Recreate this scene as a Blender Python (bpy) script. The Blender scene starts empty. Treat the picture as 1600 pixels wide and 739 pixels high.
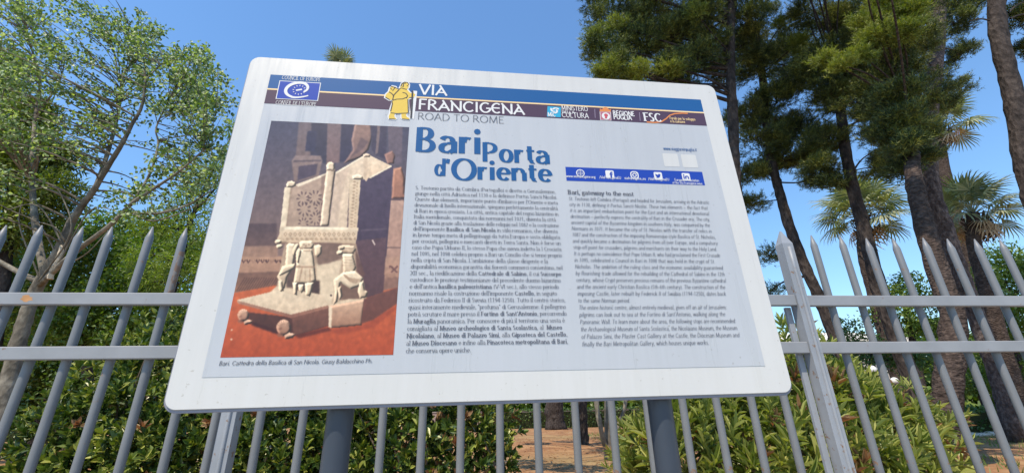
import bpy, math, random
import numpy as np
from mathutils import Vector, Matrix
from mathutils.geometry import tessellate_polygon

rng = np.random.default_rng(7)
random.seed(7)
scene = bpy.context.scene
col = scene.collection
R = math.radians

# ------------------------------------------------------------------ camera, sky, sun, exposure
CAM = np.array([0.0, 0.0, 1.5])            # eye height over the street
F_PX = 686.8                               # focal length for a 1600 px wide picture
PITCH, ROLL = R(22.171), R(-1.193)
_cp, _sp, _cr, _sr = math.cos(PITCH), math.sin(PITCH), math.cos(ROLL), math.sin(ROLL)
_X, _U = np.array([1.0, 0, 0]), np.array([0, -_sp, _cp])
FWD = np.array([0, _cp, _sp])
RIGHT = _cr * _X + _sr * _U
UP = -_sr * _X + _cr * _U
cam = bpy.data.cameras.new("camera")
cam.sensor_width = 36.0
cam.lens = F_PX / 1600 * 36.0
cam.clip_start, cam.clip_end = 0.05, 3000
camo = bpy.data.objects.new("camera", cam)
col.objects.link(camo)
M = Matrix.Identity(4)
for i in range(3):
    M[i][0], M[i][1], M[i][2], M[i][3] = RIGHT[i], UP[i], -FWD[i], CAM[i]
camo.matrix_world = M
scene.camera = camo

TO_SUN = Vector((-0.62, -1.0, 2.0)).normalized()
SUN_EL = math.asin(TO_SUN.z)
SUN_AZ = math.atan2(TO_SUN.x, TO_SUN.y)
world = bpy.data.worlds.new("World")
scene.world = world
world.use_nodes = True
wn = world.node_tree
bg = wn.nodes["Background"]
sky = wn.nodes.new("ShaderNodeTexSky")
sky.sky_type = 'NISHITA'
sky.sun_disc = False
sky.sun_elevation = SUN_EL
sky.sun_rotation = SUN_AZ
sky.air_density = 1.5
sky.dust_density = 0.0
sky.ozone_density = 10.0
tint = wn.nodes.new("ShaderNodeMix")                    # the phone's saturated rendering of the clear sky, all round
tint.data_type = 'RGBA'
tint.blend_type = 'MULTIPLY'
tint.inputs[0].default_value = 1.0
tint.inputs[7].default_value = (1.18, 1.23, 1.22, 1)
wn.links.new(sky.outputs[0], tint.inputs[6])
wn.links.new(tint.outputs[2], bg.inputs[0])
bg.inputs[1].default_value = 0.15
sun = bpy.data.lights.new("sun", 'SUN')
sun.energy = 5.0
sun.angle = R(0.53)
sun.color = (1.0, 0.875, 0.69)
suno = bpy.data.objects.new("sun", sun)
suno.rotation_euler = TO_SUN.to_track_quat('Z', 'Y').to_euler()
suno.location = (0, -5, 20)
col.objects.link(suno)
scene.view_settings.view_transform = 'Standard'
scene.view_settings.look = 'None'
scene.view_settings.exposure = 0.25
scene.view_settings.gamma = 1.0
scene.cycles.max_bounces = 6
scene.cycles.transmission_bounces = 3
scene.cycles.diffuse_bounces = 3

ZG = 0.75                                   # park ground behind the fence, above the street


def at(px, py, depth):
    """World point seen at photo pixel (px, py) at world depth Y (metres)."""
    d = FWD * F_PX + RIGHT * (px - 800) + UP * (369.5 - py)
    return CAM + d * (depth / d[1])


def sc_at(p):
    """metres per photo pixel at world point p"""
    return float((p - CAM) @ FWD) / F_PX


# ------------------------------------------------------------------ object helpers
def link(name, me, parent=None, loc=None):
    o = bpy.data.objects.new(name, me)
    col.objects.link(o)
    if parent is not None:
        o.parent = parent
    if loc is not None:
        o.location = loc
    return o


def thing(name, label, cat, loc, group=None, kind=None):
    o = link(name, None, None, loc)
    o.empty_display_size = 0.1
    o['label'] = label
    o['category'] = cat
    if group:
        o['group'] = group
    if kind:
        o['kind'] = kind
    return o


def tag(o, label, cat, group=None, kind=None):
    o['label'] = label
    o['category'] = cat
    if group:
        o['group'] = group
    if kind:
        o['kind'] = kind
    return o


def np_mesh(name, V, F, mat, smooth=False):
    """V (n,3); F list of int arrays, each (m,k) with the same k"""
    me = bpy.data.meshes.new(name)
    V = np.asarray(V, np.float32)
    Fs = [np.asarray(f, np.int32) for f in (F if isinstance(F, list) else [F]) if len(f)]
    nl = sum(f.size for f in Fs)
    npoly = sum(len(f) for f in Fs)
    me.vertices.add(len(V))
    me.vertices.foreach_set("co", V.ravel())
    me.loops.add(nl)
    me.loops.foreach_set("vertex_index", np.concatenate([f.ravel() for f in Fs]))
    me.polygons.add(npoly)
    starts, s = [], 0
    for f in Fs:
        starts.append(s + np.arange(len(f)) * f.shape[1])
        s += f.size
    me.polygons.foreach_set("loop_start", np.concatenate(starts).astype(np.int32))
    me.update(calc_edges=True)
    me.validate()
    me.polygons.foreach_set("use_smooth", np.full(len(me.polygons), bool(smooth)))
    if mat:
        me.materials.append(mat)
    return me


class MB:
    """collects plain polygons / tubes / boxes into one mesh"""
    def __init__(s):
        s.v, s.q, s.t, s.n = [], [], [], 0
        s.poly = []

    def add(s, V, quads=None, tris=None):
        V = np.asarray(V, float)
        s.v.append(V)
        if quads is not None and len(quads):
            s.q.append(np.asarray(quads, int) + s.n)
        if tris is not None and len(tris):
            s.t.append(np.asarray(tris, int) + s.n)
        s.n += len(V)

    def box(s, c, half, ax=None):
        c = np.asarray(c, float)
        ax = np.eye(3) if ax is None else np.asarray(ax, float)
        V = [c + ax[0] * half[0] * i + ax[1] * half[1] * j + ax[2] * half[2] * k
             for i in (-1, 1) for j in (-1, 1) for k in (-1, 1)]
        s.add(V, [(0, 1, 3, 2), (4, 6, 7, 5), (0, 4, 5, 1), (2, 3, 7, 6), (0, 2, 6, 4), (1, 5, 7, 3)])

    def tube(s, pts, rad, n=8, cap=True, lump=0.0, seed=0):
        pts = np.asarray(pts, float)
        m = len(pts)
        rad = np.broadcast_to(np.asarray(rad, float), (m,)) if np.ndim(rad) == 0 else np.asarray(rad, float)
        T = np.gradient(pts, axis=0)
        T /= np.linalg.norm(T, axis=1)[:, None] + 1e-12
        ref = np.array([0.0, 1.0, 0.0]) if abs(T[:, 1]).mean() < 0.8 else np.array([1.0, 0, 0])
        A = np.cross(T, ref)
        A /= np.linalg.norm(A, axis=1)[:, None] + 1e-12
        B = np.cross(T, A)
        a = np.arange(n) / n * 2 * np.pi
        rr = rad[:, None] * np.ones((m, n))
        if lump:
            g = np.random.default_rng(seed)
            rr = rr * (1 + lump * g.normal(size=(m, n)))
        V = pts[:, None, :] + rr[..., None] * (np.cos(a)[None, :, None] * A[:, None, :] + np.sin(a)[None, :, None] * B[:, None, :])
        i = np.arange(m - 1)[:, None] * n
        j = np.arange(n)[None, :]
        k = (np.arange(n)[None, :] + 1) % n
        q = np.stack([i + j, i + k, i + n + k, i + n + j], -1).reshape(-1, 4)
        V = V.reshape(-1, 3)
        t = []
        if cap:
            V = np.vstack([V, pts[0], pts[-1]])
            for x in range(n):
                t.append((m * n, (x + 1) % n, x))
                t.append((m * n + 1, (m - 1) * n + x, (m - 1) * n + (x + 1) % n))
        s.add(V, q, t)

    def build(s, name, mat, parent=None, origin=None, smooth=False):
        V = np.vstack(s.v)
        if origin is not None:
            V = V - np.asarray(origin)
        F = []
        if s.q:
            F.append(np.vstack(s.q))
        if s.t:
            F.append(np.vstack(s.t))
        return link(name, np_mesh(name, V, F, mat, smooth), parent)


# ------------------------------------------------------------------ materials
def mat_new(name):
    m = bpy.data.materials.new(name)
    m.use_nodes = True
    nt = m.node_tree
    return m, nt, nt.nodes["Principled BSDF"]


def ramp(nt, stops):
    r = nt.nodes.new("ShaderNodeValToRGB")
    e = r.color_ramp.elements
    e[0].position, e[0].color = stops[0][0], (*stops[0][1], 1)
    e[1].position, e[1].color = stops[-1][0], (*stops[-1][1], 1)
    for p, c in stops[1:-1]:
        x = e.new(p)
        x.color = (*c, 1)
    return r


def noise(nt, scale, detail=3, rough=0.55, coord='Object', stretch=None):
    tc = nt.nodes.new("ShaderNodeTexCoord")
    n = nt.nodes.new("ShaderNodeTexNoise")
    n.inputs["Scale"].default_value = scale
    n.inputs["Detail"].default_value = detail
    n.inputs["Roughness"].default_value = rough
    if stretch:
        mp = nt.nodes.new("ShaderNodeMapping")
        mp.inputs["Scale"].default_value = stretch
        nt.links.new(tc.outputs[coord], mp.inputs[0])
        nt.links.new(mp.outputs[0], n.inputs["Vector"])
    else:
        nt.links.new(tc.outputs[coord], n.inputs["Vector"])
    return n


def bump(nt, bsdf, height_out, strength=0.3, dist=0.01):
    b = nt.nodes.new("ShaderNodeBump")
    b.inputs["Strength"].default_value = strength
    b.inputs["Distance"].default_value = dist
    nt.links.new(height_out, b.inputs["Height"])
    nt.links.new(b.outputs[0], bsdf.inputs["Normal"])


def flat_mat(name, c, rough=0.45, spec=0.5, var=0.0):
    m, nt, b = mat_new(name)
    b.inputs["Base Color"].default_value = (*c, 1)
    b.inputs["Roughness"].default_value = rough
    b.inputs["Specular IOR Level"].default_value = spec
    if var:
        n = noise(nt, 9, 4)
        r = ramp(nt, [(0.3, tuple(x * (1 - var) for x in c)), (0.7, tuple(min(1, x * (1 + var)) for x in c))])
        nt.links.new(n.outputs[0], r.inputs[0])
        nt.links.new(r.outputs[0], b.inputs["Base Color"])
    return m


def leaf_mat(name, stops, rough=0.45, trans=0.3, tcol=(0.2, 0.32, 0.04), spec=0.5, patch=0.5):
    m, nt, b = mat_new(name)
    geo = nt.nodes.new("ShaderNodeNewGeometry")
    n = noise(nt, 1.7, 2)
    mx = nt.nodes.new("ShaderNodeMix")
    mx.data_type = 'FLOAT'
    mx.inputs[0].default_value = patch
    nt.links.new(geo.outputs["Random Per Island"], mx.inputs[2])
    nt.links.new(n.outputs[0], mx.inputs[3])
    r = ramp(nt, stops)
    nt.links.new(mx.outputs[0], r.inputs[0])
    nt.links.new(r.outputs[0], b.inputs["Base Color"])
    b.inputs["Roughness"].default_value = rough
    b.inputs["Specular IOR Level"].default_value = spec
    tr = nt.nodes.new("ShaderNodeBsdfTranslucent")
    mc = nt.nodes.new("ShaderNodeMix")
    mc.data_type = 'RGBA'
    mc.blend_type = 'MULTIPLY'
    mc.inputs[0].default_value = 1.0
    nt.links.new(r.outputs[0], mc.inputs[6])
    mc.inputs[7].default_value = (tcol[0] * 8, tcol[1] * 6, tcol[2] * 8, 1)
    nt.links.new(mc.outputs[2], tr.inputs[0])
    ms = nt.nodes.new("ShaderNodeMixShader")
    ms.inputs[0].default_value = trans
    nt.links.new(b.outputs[0], ms.inputs[1])
    nt.links.new(tr.outputs[0], ms.inputs[2])
    nt.links.new(ms.outputs[0], nt.nodes["Material Output"].inputs[0])
    return m


def bark_mat(name, a, b_, c, scale=14, stretch=(1, 1, 0.35), strength=0.8):
    m, nt, b = mat_new(name)
    n = noise(nt, scale, 6, 0.65, stretch=stretch)
    n2 = noise(nt, scale * 0.25, 2)
    r = ramp(nt, [(0.3, a), (0.5, b_), (0.72, c)])
    mx = nt.nodes.new("ShaderNodeMath")
    mx.operation = 'MULTIPLY_ADD'
    nt.links.new(n2.outputs[0], mx.inputs[0])
    mx.inputs[1].default_value = 0.35
    nt.links.new(n.outputs[0], mx.inputs[2])
    sb = nt.nodes.new("ShaderNodeMath")
    sb.operation = 'SUBTRACT'
    nt.links.new(mx.outputs[0], sb.inputs[0])
    sb.inputs[1].default_value = 0.17
    nt.links.new(sb.outputs[0], r.inputs[0])
    nt.links.new(r.outputs[0], b.inputs["Base Color"])
    b.inputs["Roughness"].default_value = 0.9
    b.inputs["Specular IOR Level"].default_value = 0.2
    v = nt.nodes.new("ShaderNodeTexVoronoi")
    v.inputs["Scale"].default_value = scale * 1.4
    tc = nt.nodes.new("ShaderNodeTexCoord")
    mp = nt.nodes.new("ShaderNodeMapping")
    mp.inputs["Scale"].default_value = stretch
    nt.links.new(tc.outputs["Object"], mp.inputs[0])
    nt.links.new(mp.outputs[0], v.inputs["Vector"])
    ad = nt.nodes.new("ShaderNodeMath")
    ad.operation = 'ADD'
    nt.links.new(v.outputs["Distance"], ad.inputs[0])
    nt.links.new(n.outputs[0], ad.inputs[1])
    bump(nt, b, ad.outputs[0], strength, 0.03)
    return m


def metal_paint(name, c, rust=0.1):
    m, nt, b = mat_new(name)
    n = noise(nt, 6, 4)
    n2 = noise(nt, 23, 5, 0.65)
    r = ramp(nt, [(0.25, tuple(x * 0.86 for x in c)), (0.75, tuple(x * 1.12 for x in c))])
    nt.links.new(n.outputs[0], r.inputs[0])
    rr = ramp(nt, [(0.72 - rust, (0, 0, 0)), (0.76 - rust, (1, 1, 1))])
    nt.links.new(n2.outputs[0], rr.inputs[0])
    mx = nt.nodes.new("ShaderNodeMix")
    mx.data_type = 'RGBA'
    nt.links.new(rr.outputs[0], mx.inputs[0])
    nt.links.new(r.outputs[0], mx.inputs[6])
    mx.inputs[7].default_value = (0.20, 0.12, 0.075, 1)
    nt.links.new(mx.outputs[2], b.inputs["Base Color"])
    b.inputs["Roughness"].default_value = 0.5
    b.inputs["Metallic"].default_value = 0.0
    bump(nt, b, n2.outputs[0], 0.12, 0.004)
    return m


m_fence = metal_paint("fence_paint", (0.245, 0.25, 0.262), 0.05)
m_bar = metal_paint("bar_paint", (0.155, 0.162, 0.172), 0.07)
m_fence_post = metal_paint("fence_post_paint", (0.26, 0.275, 0.30), 0.10)
m_rust = metal_paint("rusted_paint", (0.22, 0.185, 0.16), 0.24)
m_post = flat_mat("sign_post_paint", (0.032, 0.041, 0.058), 0.42, 0.5, 0.08)

m_poplar = leaf_mat("poplar_leaf", [(0.12, (0.05, 0.09, 0.032)), (0.42, (0.11, 0.165, 0.06)), (0.66, (0.22, 0.28, 0.12)), (0.88, (0.50, 0.55, 0.38))], 0.5, 0.3, spec=0.4, patch=0.2)
m_pitto = leaf_mat("pittosporum_leaf", [(0.18, (0.020, 0.048, 0.012)), (0.42, (0.060, 0.105, 0.022)), (0.62, (0.20, 0.25, 0.05)), (0.86, (0.50, 0.46, 0.11))], 0.33, 0.12, patch=0.45)
m_olean = leaf_mat("oleander_leaf", [(0.1, (0.08, 0.12, 0.03)), (0.4, (0.19, 0.235, 0.06)), (0.65, (0.34, 0.36, 0.10)), (0.95, (0.50, 0.46, 0.18))], 0.4, 0.2, patch=0.35)
m_dry = leaf_mat("dry_leaf", [(0.1, (0.17, 0.11, 0.06)), (0.6, (0.32, 0.20, 0.10)), (0.95, (0.42, 0.34, 0.17))], 0.6, 0.15, tcol=(0.25, 0.15, 0.06))
m_pine = leaf_mat("pine_needle", [(0.3, (0.020, 0.040, 0.014)), (0.5, (0.050, 0.078, 0.018)), (0.64, (0.17, 0.19, 0.034)), (0.8, (0.34, 0.32, 0.07))], 0.6, 0.14, patch=0.62)
m_pine_sunlit = leaf_mat("sunlit_pine_needle", [(0.2, (0.05, 0.085, 0.018)), (0.45, (0.14, 0.175, 0.03)), (0.7, (0.29, 0.30, 0.05)), (0.95, (0.38, 0.30, 0.10))], 0.55, 0.25, patch=0.6)  # brighter, yellower copy of the pine needles: sunlight painted into the colour
m_broad = leaf_mat("broad_leaf", [(0.15, (0.05, 0.10, 0.02)), (0.5, (0.10, 0.165, 0.03)), (0.8, (0.19, 0.25, 0.045)), (0.97, (0.28, 0.31, 0.08))], 0.45, 0.3, patch=0.5)
m_feather = leaf_mat("feathery_leaf", [(0.15, (0.10, 0.16, 0.035)), (0.5, (0.17, 0.23, 0.05)), (0.85, (0.27, 0.32, 0.08)), (0.97, (0.36, 0.38, 0.14))], 0.5, 0.35, patch=0.5)
m_conifer = leaf_mat("conifer_leaf", [(0.15, (0.05, 0.075, 0.012)), (0.5, (0.10, 0.13, 0.018)), (0.8, (0.18, 0.20, 0.03)), (0.97, (0.26, 0.26, 0.05))], 0.5, 0.3, patch=0.5)
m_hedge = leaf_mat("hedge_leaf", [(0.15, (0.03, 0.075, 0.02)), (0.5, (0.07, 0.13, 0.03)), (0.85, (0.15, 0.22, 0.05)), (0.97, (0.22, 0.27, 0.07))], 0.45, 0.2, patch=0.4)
m_palm = leaf_mat("palm_frond", [(0.1, (0.10, 0.13, 0.07)), (0.45, (0.17, 0.20, 0.11)), (0.75, (0.31, 0.32, 0.19)), (0.97, (0.46, 0.42, 0.27))], 0.45, 0.15, patch=0.3)
m_palm_dry = leaf_mat("dry_palm_frond", [(0.1, (0.30, 0.21, 0.12)), (0.6, (0.42, 0.32, 0.20)), (0.95, (0.5, 0.42, 0.28))], 0.6, 0.1, tcol=(0.25, 0.2, 0.1))
m_grass = leaf_mat("grass_blade", [(0.1, (0.06, 0.11, 0.02)), (0.5, (0.12, 0.17, 0.04)), (0.9, (0.24, 0.26, 0.08))], 0.5, 0.3)

m_bark_pop = bark_mat("poplar_bark", (0.075, 0.063, 0.048), (0.16, 0.14, 0.11), (0.32, 0.29, 0.235), 9, (1, 1, 0.6), 0.5)
m_bark_pine = bark_mat("pine_bark", (0.016, 0.013, 0.012), (0.042, 0.033, 0.030), (0.085, 0.068, 0.060), 12, (1, 1, 0.4), 1.0)
m_bark_red = bark_mat("red_pine_bark", (0.035, 0.025, 0.023), (0.085, 0.063, 0.057), (0.19, 0.15, 0.135), 15, (1, 1, 0.6), 1.0)
m_bark_palm = bark_mat("palm_bark", (0.022, 0.016, 0.013), (0.055, 0.039, 0.032), (0.12, 0.088, 0.072), 16, (0.8, 0.8, 1.2), 1.0)
m_twig = flat_mat("twig", (0.16, 0.12, 0.085), 0.8, 0.2, 0.25)
m_torn = flat_mat("torn_wood", (0.52, 0.43, 0.32), 0.8, 0.2, 0.2)


# ------------------------------------------------------------------ ground
def ground_mat():
    m, nt, b = mat_new("soil")
    n = noise(nt, 1.3, 6, 0.6)
    n2 = noise(nt, 34, 4, 0.7)
    n3 = noise(nt, 0.16, 3, 0.5)
    r = ramp(nt, [(0.3, (0.17, 0.078, 0.036)), (0.5, (0.30, 0.155, 0.072)), (0.7, (0.42, 0.255, 0.125))])
    ad = nt.nodes.new("ShaderNodeMath")
    ad.operation = 'MULTIPLY_ADD'
    nt.links.new(n2.outputs[0], ad.inputs[0])
    ad.inputs[1].default_value = 0.5
    nt.links.new(n.outputs[0], ad.inputs[2])
    sb = nt.nodes.new("ShaderNodeMath")
    sb.operation = 'SUBTRACT'
    nt.links.new(ad.outputs[0], sb.inputs[0])
    sb.inputs[1].default_value = 0.25
    nt.links.new(sb.outputs[0], r.inputs[0])
    g = ramp(nt, [(0.50, (0, 0, 0)), (0.62, (0.55, 0.55, 0.55))])
    nt.links.new(n3.outputs[0], g.inputs[0])
    mx = nt.nodes.new("ShaderNodeMix")
    mx.data_type = 'RGBA'
    nt.links.new(g.outputs[0], mx.inputs[0])
    nt.links.new(r.outputs[0], mx.inputs[6])
    mx.inputs[7].default_value = (0.24, 0.19, 0.085, 1)
    nt.links.new(mx.outputs[2], b.inputs["Base Color"])
    b.inputs["Roughness"].default_value = 0.95
    b.inputs["Specular IOR Level"].default_value = 0.15
    bump(nt, b, ad.outputs[0], 0.6, 0.05)
    return m


m_soil = ground_mat()
# park ground: fine near, coarse far, one sheet to the horizon
ys = np.concatenate([np.linspace(2.12, 30, 90), np.geomspace(32, 1500, 30)])
us = np.linspace(-1, 1, 91)
Y, Uu = np.meshgrid(ys, us, indexing='ij')
FY, FA = 2.0084, R(5.235)                  # fence line: Y = FY + X*tan(FA)
Xg = Uu * (12 + Y * 1.7)
Yg = Y + Xg * math.tan(FA) * np.clip(1 - (Y - 2.12) / 10, 0, 1)
Zg = ZG + 0.03 * np.sin(Xg * 1.3 + 0.7) * np.cos(Yg * 0.9) + 0.02 * np.sin(Xg * 3.1) * np.sin(Yg * 2.3)
nj = len(us)
ii = np.arange(len(ys) - 1)[:, None] * nj + np.arange(nj - 1)[None, :]
o = link("park_ground", np_mesh("park_ground", np.stack([Xg, Yg, Zg], -1).reshape(-1, 3),
         np.stack([ii, ii + 1, ii + nj + 1, ii + nj], -1).reshape(-1, 4), m_soil, True))
o['kind'] = 'structure'
mb = MB()
mb.add([(-300, -300, 0), (300, -300, 0), (300, 2.0 + 300 * math.tan(FA), 0), (-300, 2.0 - 300 * math.tan(FA), 0)], [(0, 1, 2, 3)])
o = mb.build("pavement", flat_mat("pavement_stone", (0.33, 0.32, 0.30), 0.85, 0.2, 0.15))
o['kind'] = 'structure'


def gz(x, y):
    return ZG + 0.03 * math.sin(x * 1.3 + 0.7) * math.cos(y * 0.9) + 0.02 * math.sin(x * 3.1) * math.sin(y * 2.3)


# ------------------------------------------------------------------ fence
EX = np.array([math.cos(FA), math.sin(FA), 0.0])
EN = np.array([math.sin(FA), -math.cos(FA), 0.0])     # towards the street
EZ = np.array([0, 0, 1.0])
F0 = np.array([0, FY, 0.0])


def fp(s, n, z):
    return F0 + EX * s + EN * n + EZ * z


wallo = thing("low_wall", "low pale stone wall along the pavement carrying the grey spiked fence", "wall", (0, FY, 0))
mb = MB()
mb.box(fp(0.2, -0.04, 0.425), (7.0, 0.14, 0.425), (EX, EN, EZ))
mb.build("wall_body", flat_mat("wall_stone", (0.42, 0.40, 0.36), 0.85, 0.2, 0.15), wallo, (0, FY, 0))
mb = MB()
mb.box(fp(0.2, -0.04, 0.875), (7.05, 0.17, 0.024), (EX, EN, EZ))
mb.build("coping", flat_mat("coping_stone", (0.46, 0.44, 0.40), 0.8, 0.2, 0.12), wallo, (0, FY, 0))

FENCE = thing("spiked_fence", "grey painted steel fence of round bars with pointed tips behind the sign", "fence", (0, FY, 0.9))
FO = np.array([0, FY, 0.9])
BAR_R = 0.0165
Z_TIP, Z_SH = 2.352, 2.292


def bar_mesh(name, mat, seed):
    b = MB()
    zz = [0.905, 1.3, 1.7, 2.0, Z_SH - 0.004, Z_SH + 0.006, Z_TIP - 0.004]
    rr = [BAR_R] * 5 + [BAR_R * 0.86, 0.0025]
    b.tube([(0, 0, z - 0.9) for z in zz], rr, 16, True)
    return np_mesh(name, np.vstack(b.v), [np.vstack(b.q), np.vstack(b.t)], mat, False)


bar_a = bar_mesh("bar", m_bar, 1)
for p in bar_a.polygons:
    p.use_smooth = True
bar_r = bar_mesh("bar", m_rust, 2)
s_bars = [-1.843 + 0.157 * k for k in range(-12, 5)] + [-1.039 + 0.1621 * k for k in range(15)] + [1.587 + 0.1603 * k for k in range(18)]
for k, s in enumerate(s_bars):
    p = fp(s, -BAR_R - 0.001, 0.9)
    o = link("bar", bar_a, FENCE, Vector(p - FO))
    o.rotation_euler = (R(rng.normal() * 0.25), R(rng.normal() * 0.22), rng.uniform(0, 6))
    o.location.z += float(rng.normal() * 0.004)
# the one bar whose paint has turned brown over its upper part has a sleeve of rust
s_r = -1.843 + 0.157 * 2
b = MB()
p = fp(s_r, -BAR_R - 0.001, 0)
b.tube([p + EZ * z for z in (2.02, 2.09, 2.15, 2.20, 2.225)], [BAR_R * 1.03] * 4 + [BAR_R * 1.0], 16, False)
o = b.build("rust_patch", m_rust, FENCE, FO, True)
o['label'] = "brown rusted sleeve of the bar nearest the sign's left edge"


def rail(s0, s1, zc, h=0.026, t=0.0125):
    b = MB()
    c = fp((s0 + s1) / 2, t, zc)
    L = (s1 - s0) / 2
    # bevelled bar
    prof = [(-t, -h), (t - 0.003, -h), (t, -h + 0.003), (t, h - 0.003), (t - 0.003, h), (-t, h)]
    V = [c + EX * (sx * L) + EN * a + EZ * z for sx in (-1, 1) for a, z in prof]
    q = [(i, (i + 1) % 6, 6 + (i + 1) % 6, 6 + i) for i in range(6)]
    b.add(V, q, [(0, 2, 1), (0, 3, 2), (0, 4, 3), (0, 5, 4), (6, 7, 8), (6, 8, 9), (6, 9, 10), (6, 10, 11)])
    return b.build("rail", m_fence, FENCE, FO)


P_L, P_R = -1.146, 1.41
for s0, s1 in ((-4.2, P_L - 0.031), (P_L + 0.031, P_R - 0.031), (P_R + 0.031, 4.6)):
    dz = {-4.2: 0.002, P_R + 0.031: -0.002}.get(s0, 0.0)
    rail(s0, s1, 1.995 + dz)
    rail(s0, s1, 1.770 + dz)
    rail(s0, s1, 1.02)
# rust stain patch on the left rail
b = MB()
rr = rng.uniform(0.5, 1.0, 14)
c = fp(-2.06, 0.0253, 1.996)
V = [c] + [c + EX * math.cos(a) * 0.034 * r_ + EZ * math.sin(a) * 0.017 * r_ for a, r_ in zip(np.arange(14) / 14 * 2 * math.pi, rr)]
b.add(V, None, [(0, 1 + i, 1 + (i + 1) % 14) for i in range(14)])
b.build("rust_stain", flat_mat("rust_stain", (0.42, 0.22, 0.10), 0.85, 0.2, 0.35), FENCE, FO)
for s in (P_L, P_R):
    b = MB()
    hw = 0.028
    V = []
    for z, w in ((0.905, hw), (2.29, hw), (2.366, 0.003)):
        for a, c_ in ((-1, -1), (1, -1), (1, 1), (-1, 1)):
            V.append(fp(s + a * w, c_ * w + 0.004, z))
    q = []
    for l in range(2):
        for i in range(4):
            q.append((l * 4 + i, l * 4 + (i + 1) % 4, l * 4 + 4 + (i + 1) % 4, l * 4 + 4 + i))
    q.append((8, 9, 10, 11))
    b.add(V, q)
    po = b.build("post", m_fence_post, FENCE, FO)
    # welded vertical bead on the front face and a flat stile beside it
    b = MB()
    b.tube([fp(s + 0.004, hw + 0.004, z) for z in np.linspace(0.92, 2.27, 14)], 0.0085, 8, True, 0.05, 4)
    b.build("bead", m_fence_post, po, FO, True)
    b = MB()
    b.box(fp(s - 0.052, -0.022, 1.437), (0.014, 0.007, 0.53), (EX, EN, EZ))
    b.build("stile", m_fence_post, po, FO)

# ------------------------------------------------------------------ information board
YAW, TILT, RL = 0.12760174, 0.00674838, 0.01125735
BO = np.array([-0.61378119, 0.81562237, 1.52043423])     # lower left front corner
_ex = np.array([math.cos(YAW), math.sin(YAW), 0])
BN = np.array([math.sin(YAW), -math.cos(YAW), 0])
_ez = EZ - math.sin(TILT) * BN
_ez /= np.linalg.norm(_ez)
BX = math.cos(RL) * _ex + math.sin(RL) * _ez
BZ = -math.sin(RL) * _ex + math.cos(RL) * _ez
BN = np.cross(BX, BZ)                                    # towards the reader
BW, BH = 1.2, 0.8
# photo pixel -> board metres
_src = [(394, 88.3), (1115, 133.5), (1240.3, 612.8), (253, 641.2)]
_dst = [(0, BH), (BW, BH), (BW, 0), (0, 0)]
_A, _b = [], []
for (x, y), (u, v) in zip(_src, _dst):
    _A += [[x, y, 1, 0, 0, 0, -u * x, -u * y], [0, 0, 0, x, y, 1, -v * x, -v * y]]
    _b += [u, v]
_h = np.append(np.linalg.solve(np.array(_A, float), np.array(_b, float)), 1).reshape(3, 3)


def uv(px, py):
    q = _h @ np.array([px, py, 1.0])
    return q[:2] / q[2]


SIGN = thing("information_board", "large white information board on two dark posts with printed text and throne picture", "sign",
             (BO[0] + 0.6, BO[1] + 0.15, 0))
SO = np.array([BO[0] + 0.6, BO[1] + 0.15, 0.0])


def bw(p2, n=0.0):
    """board plane metres (k,2) -> world"""
    p2 = np.atleast_2d(np.asarray(p2, float))
    return BO + p2[:, :1] * BX + p2[:, 1:2] * BZ + np.asarray(n).reshape(-1, 1) * BN


def rrect(x0, y0, x1, y1, r, n=8):
    P = []
    for cx, cy, a0 in ((x1 - r, y1 - r, 0), (x0 + r, y1 - r, 90), (x0 + r, y0 + r, 180), (x1 - r, y0 + r, 270)):
        for k in range(n + 1):
            a = R(a0 + 90 * k / n)
            P.append((cx + r * math.cos(a), cy + r * math.sin(a)))
    return P


def slab(name, P, n0, n1, mat, bev=0.0, parent=None):
    """extruded outline between board offsets n0 (back) and n1 (front)"""
    P = np.asarray(P, float)
    k = len(P)
    c = P.mean(0)
    rings = [(P, n0), (P, n1 - bev)]
    if bev:
        d = P - c
        rings.append((c + d - np.sign(d) * bev * np.minimum(1, np.abs(d) / np.abs(d).max(0) * 1.0), n1))
    V = np.vstack([bw(p, n) for p, n in rings])
    q = []
    for l in range(len(rings) - 1):
        for i in range(k):
            j = (i + 1) % k
            q.append((l * k + i, l * k + j, (l + 1) * k + j, (l + 1) * k + i))
    m = len(V)
    V = np.vstack([V, bw(c, n0), bw(c, n1)])
    L = (len(rings) - 1) * k
    t = []
    for i in range(k):
        j = (i + 1) % k
        t.append((m, j, i))
        t.append((m + 1, L + i, L + j))
    b = MB()
    b.add(V, q, t)
    return b.build(name, mat, parent or SIGN, SO)


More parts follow.
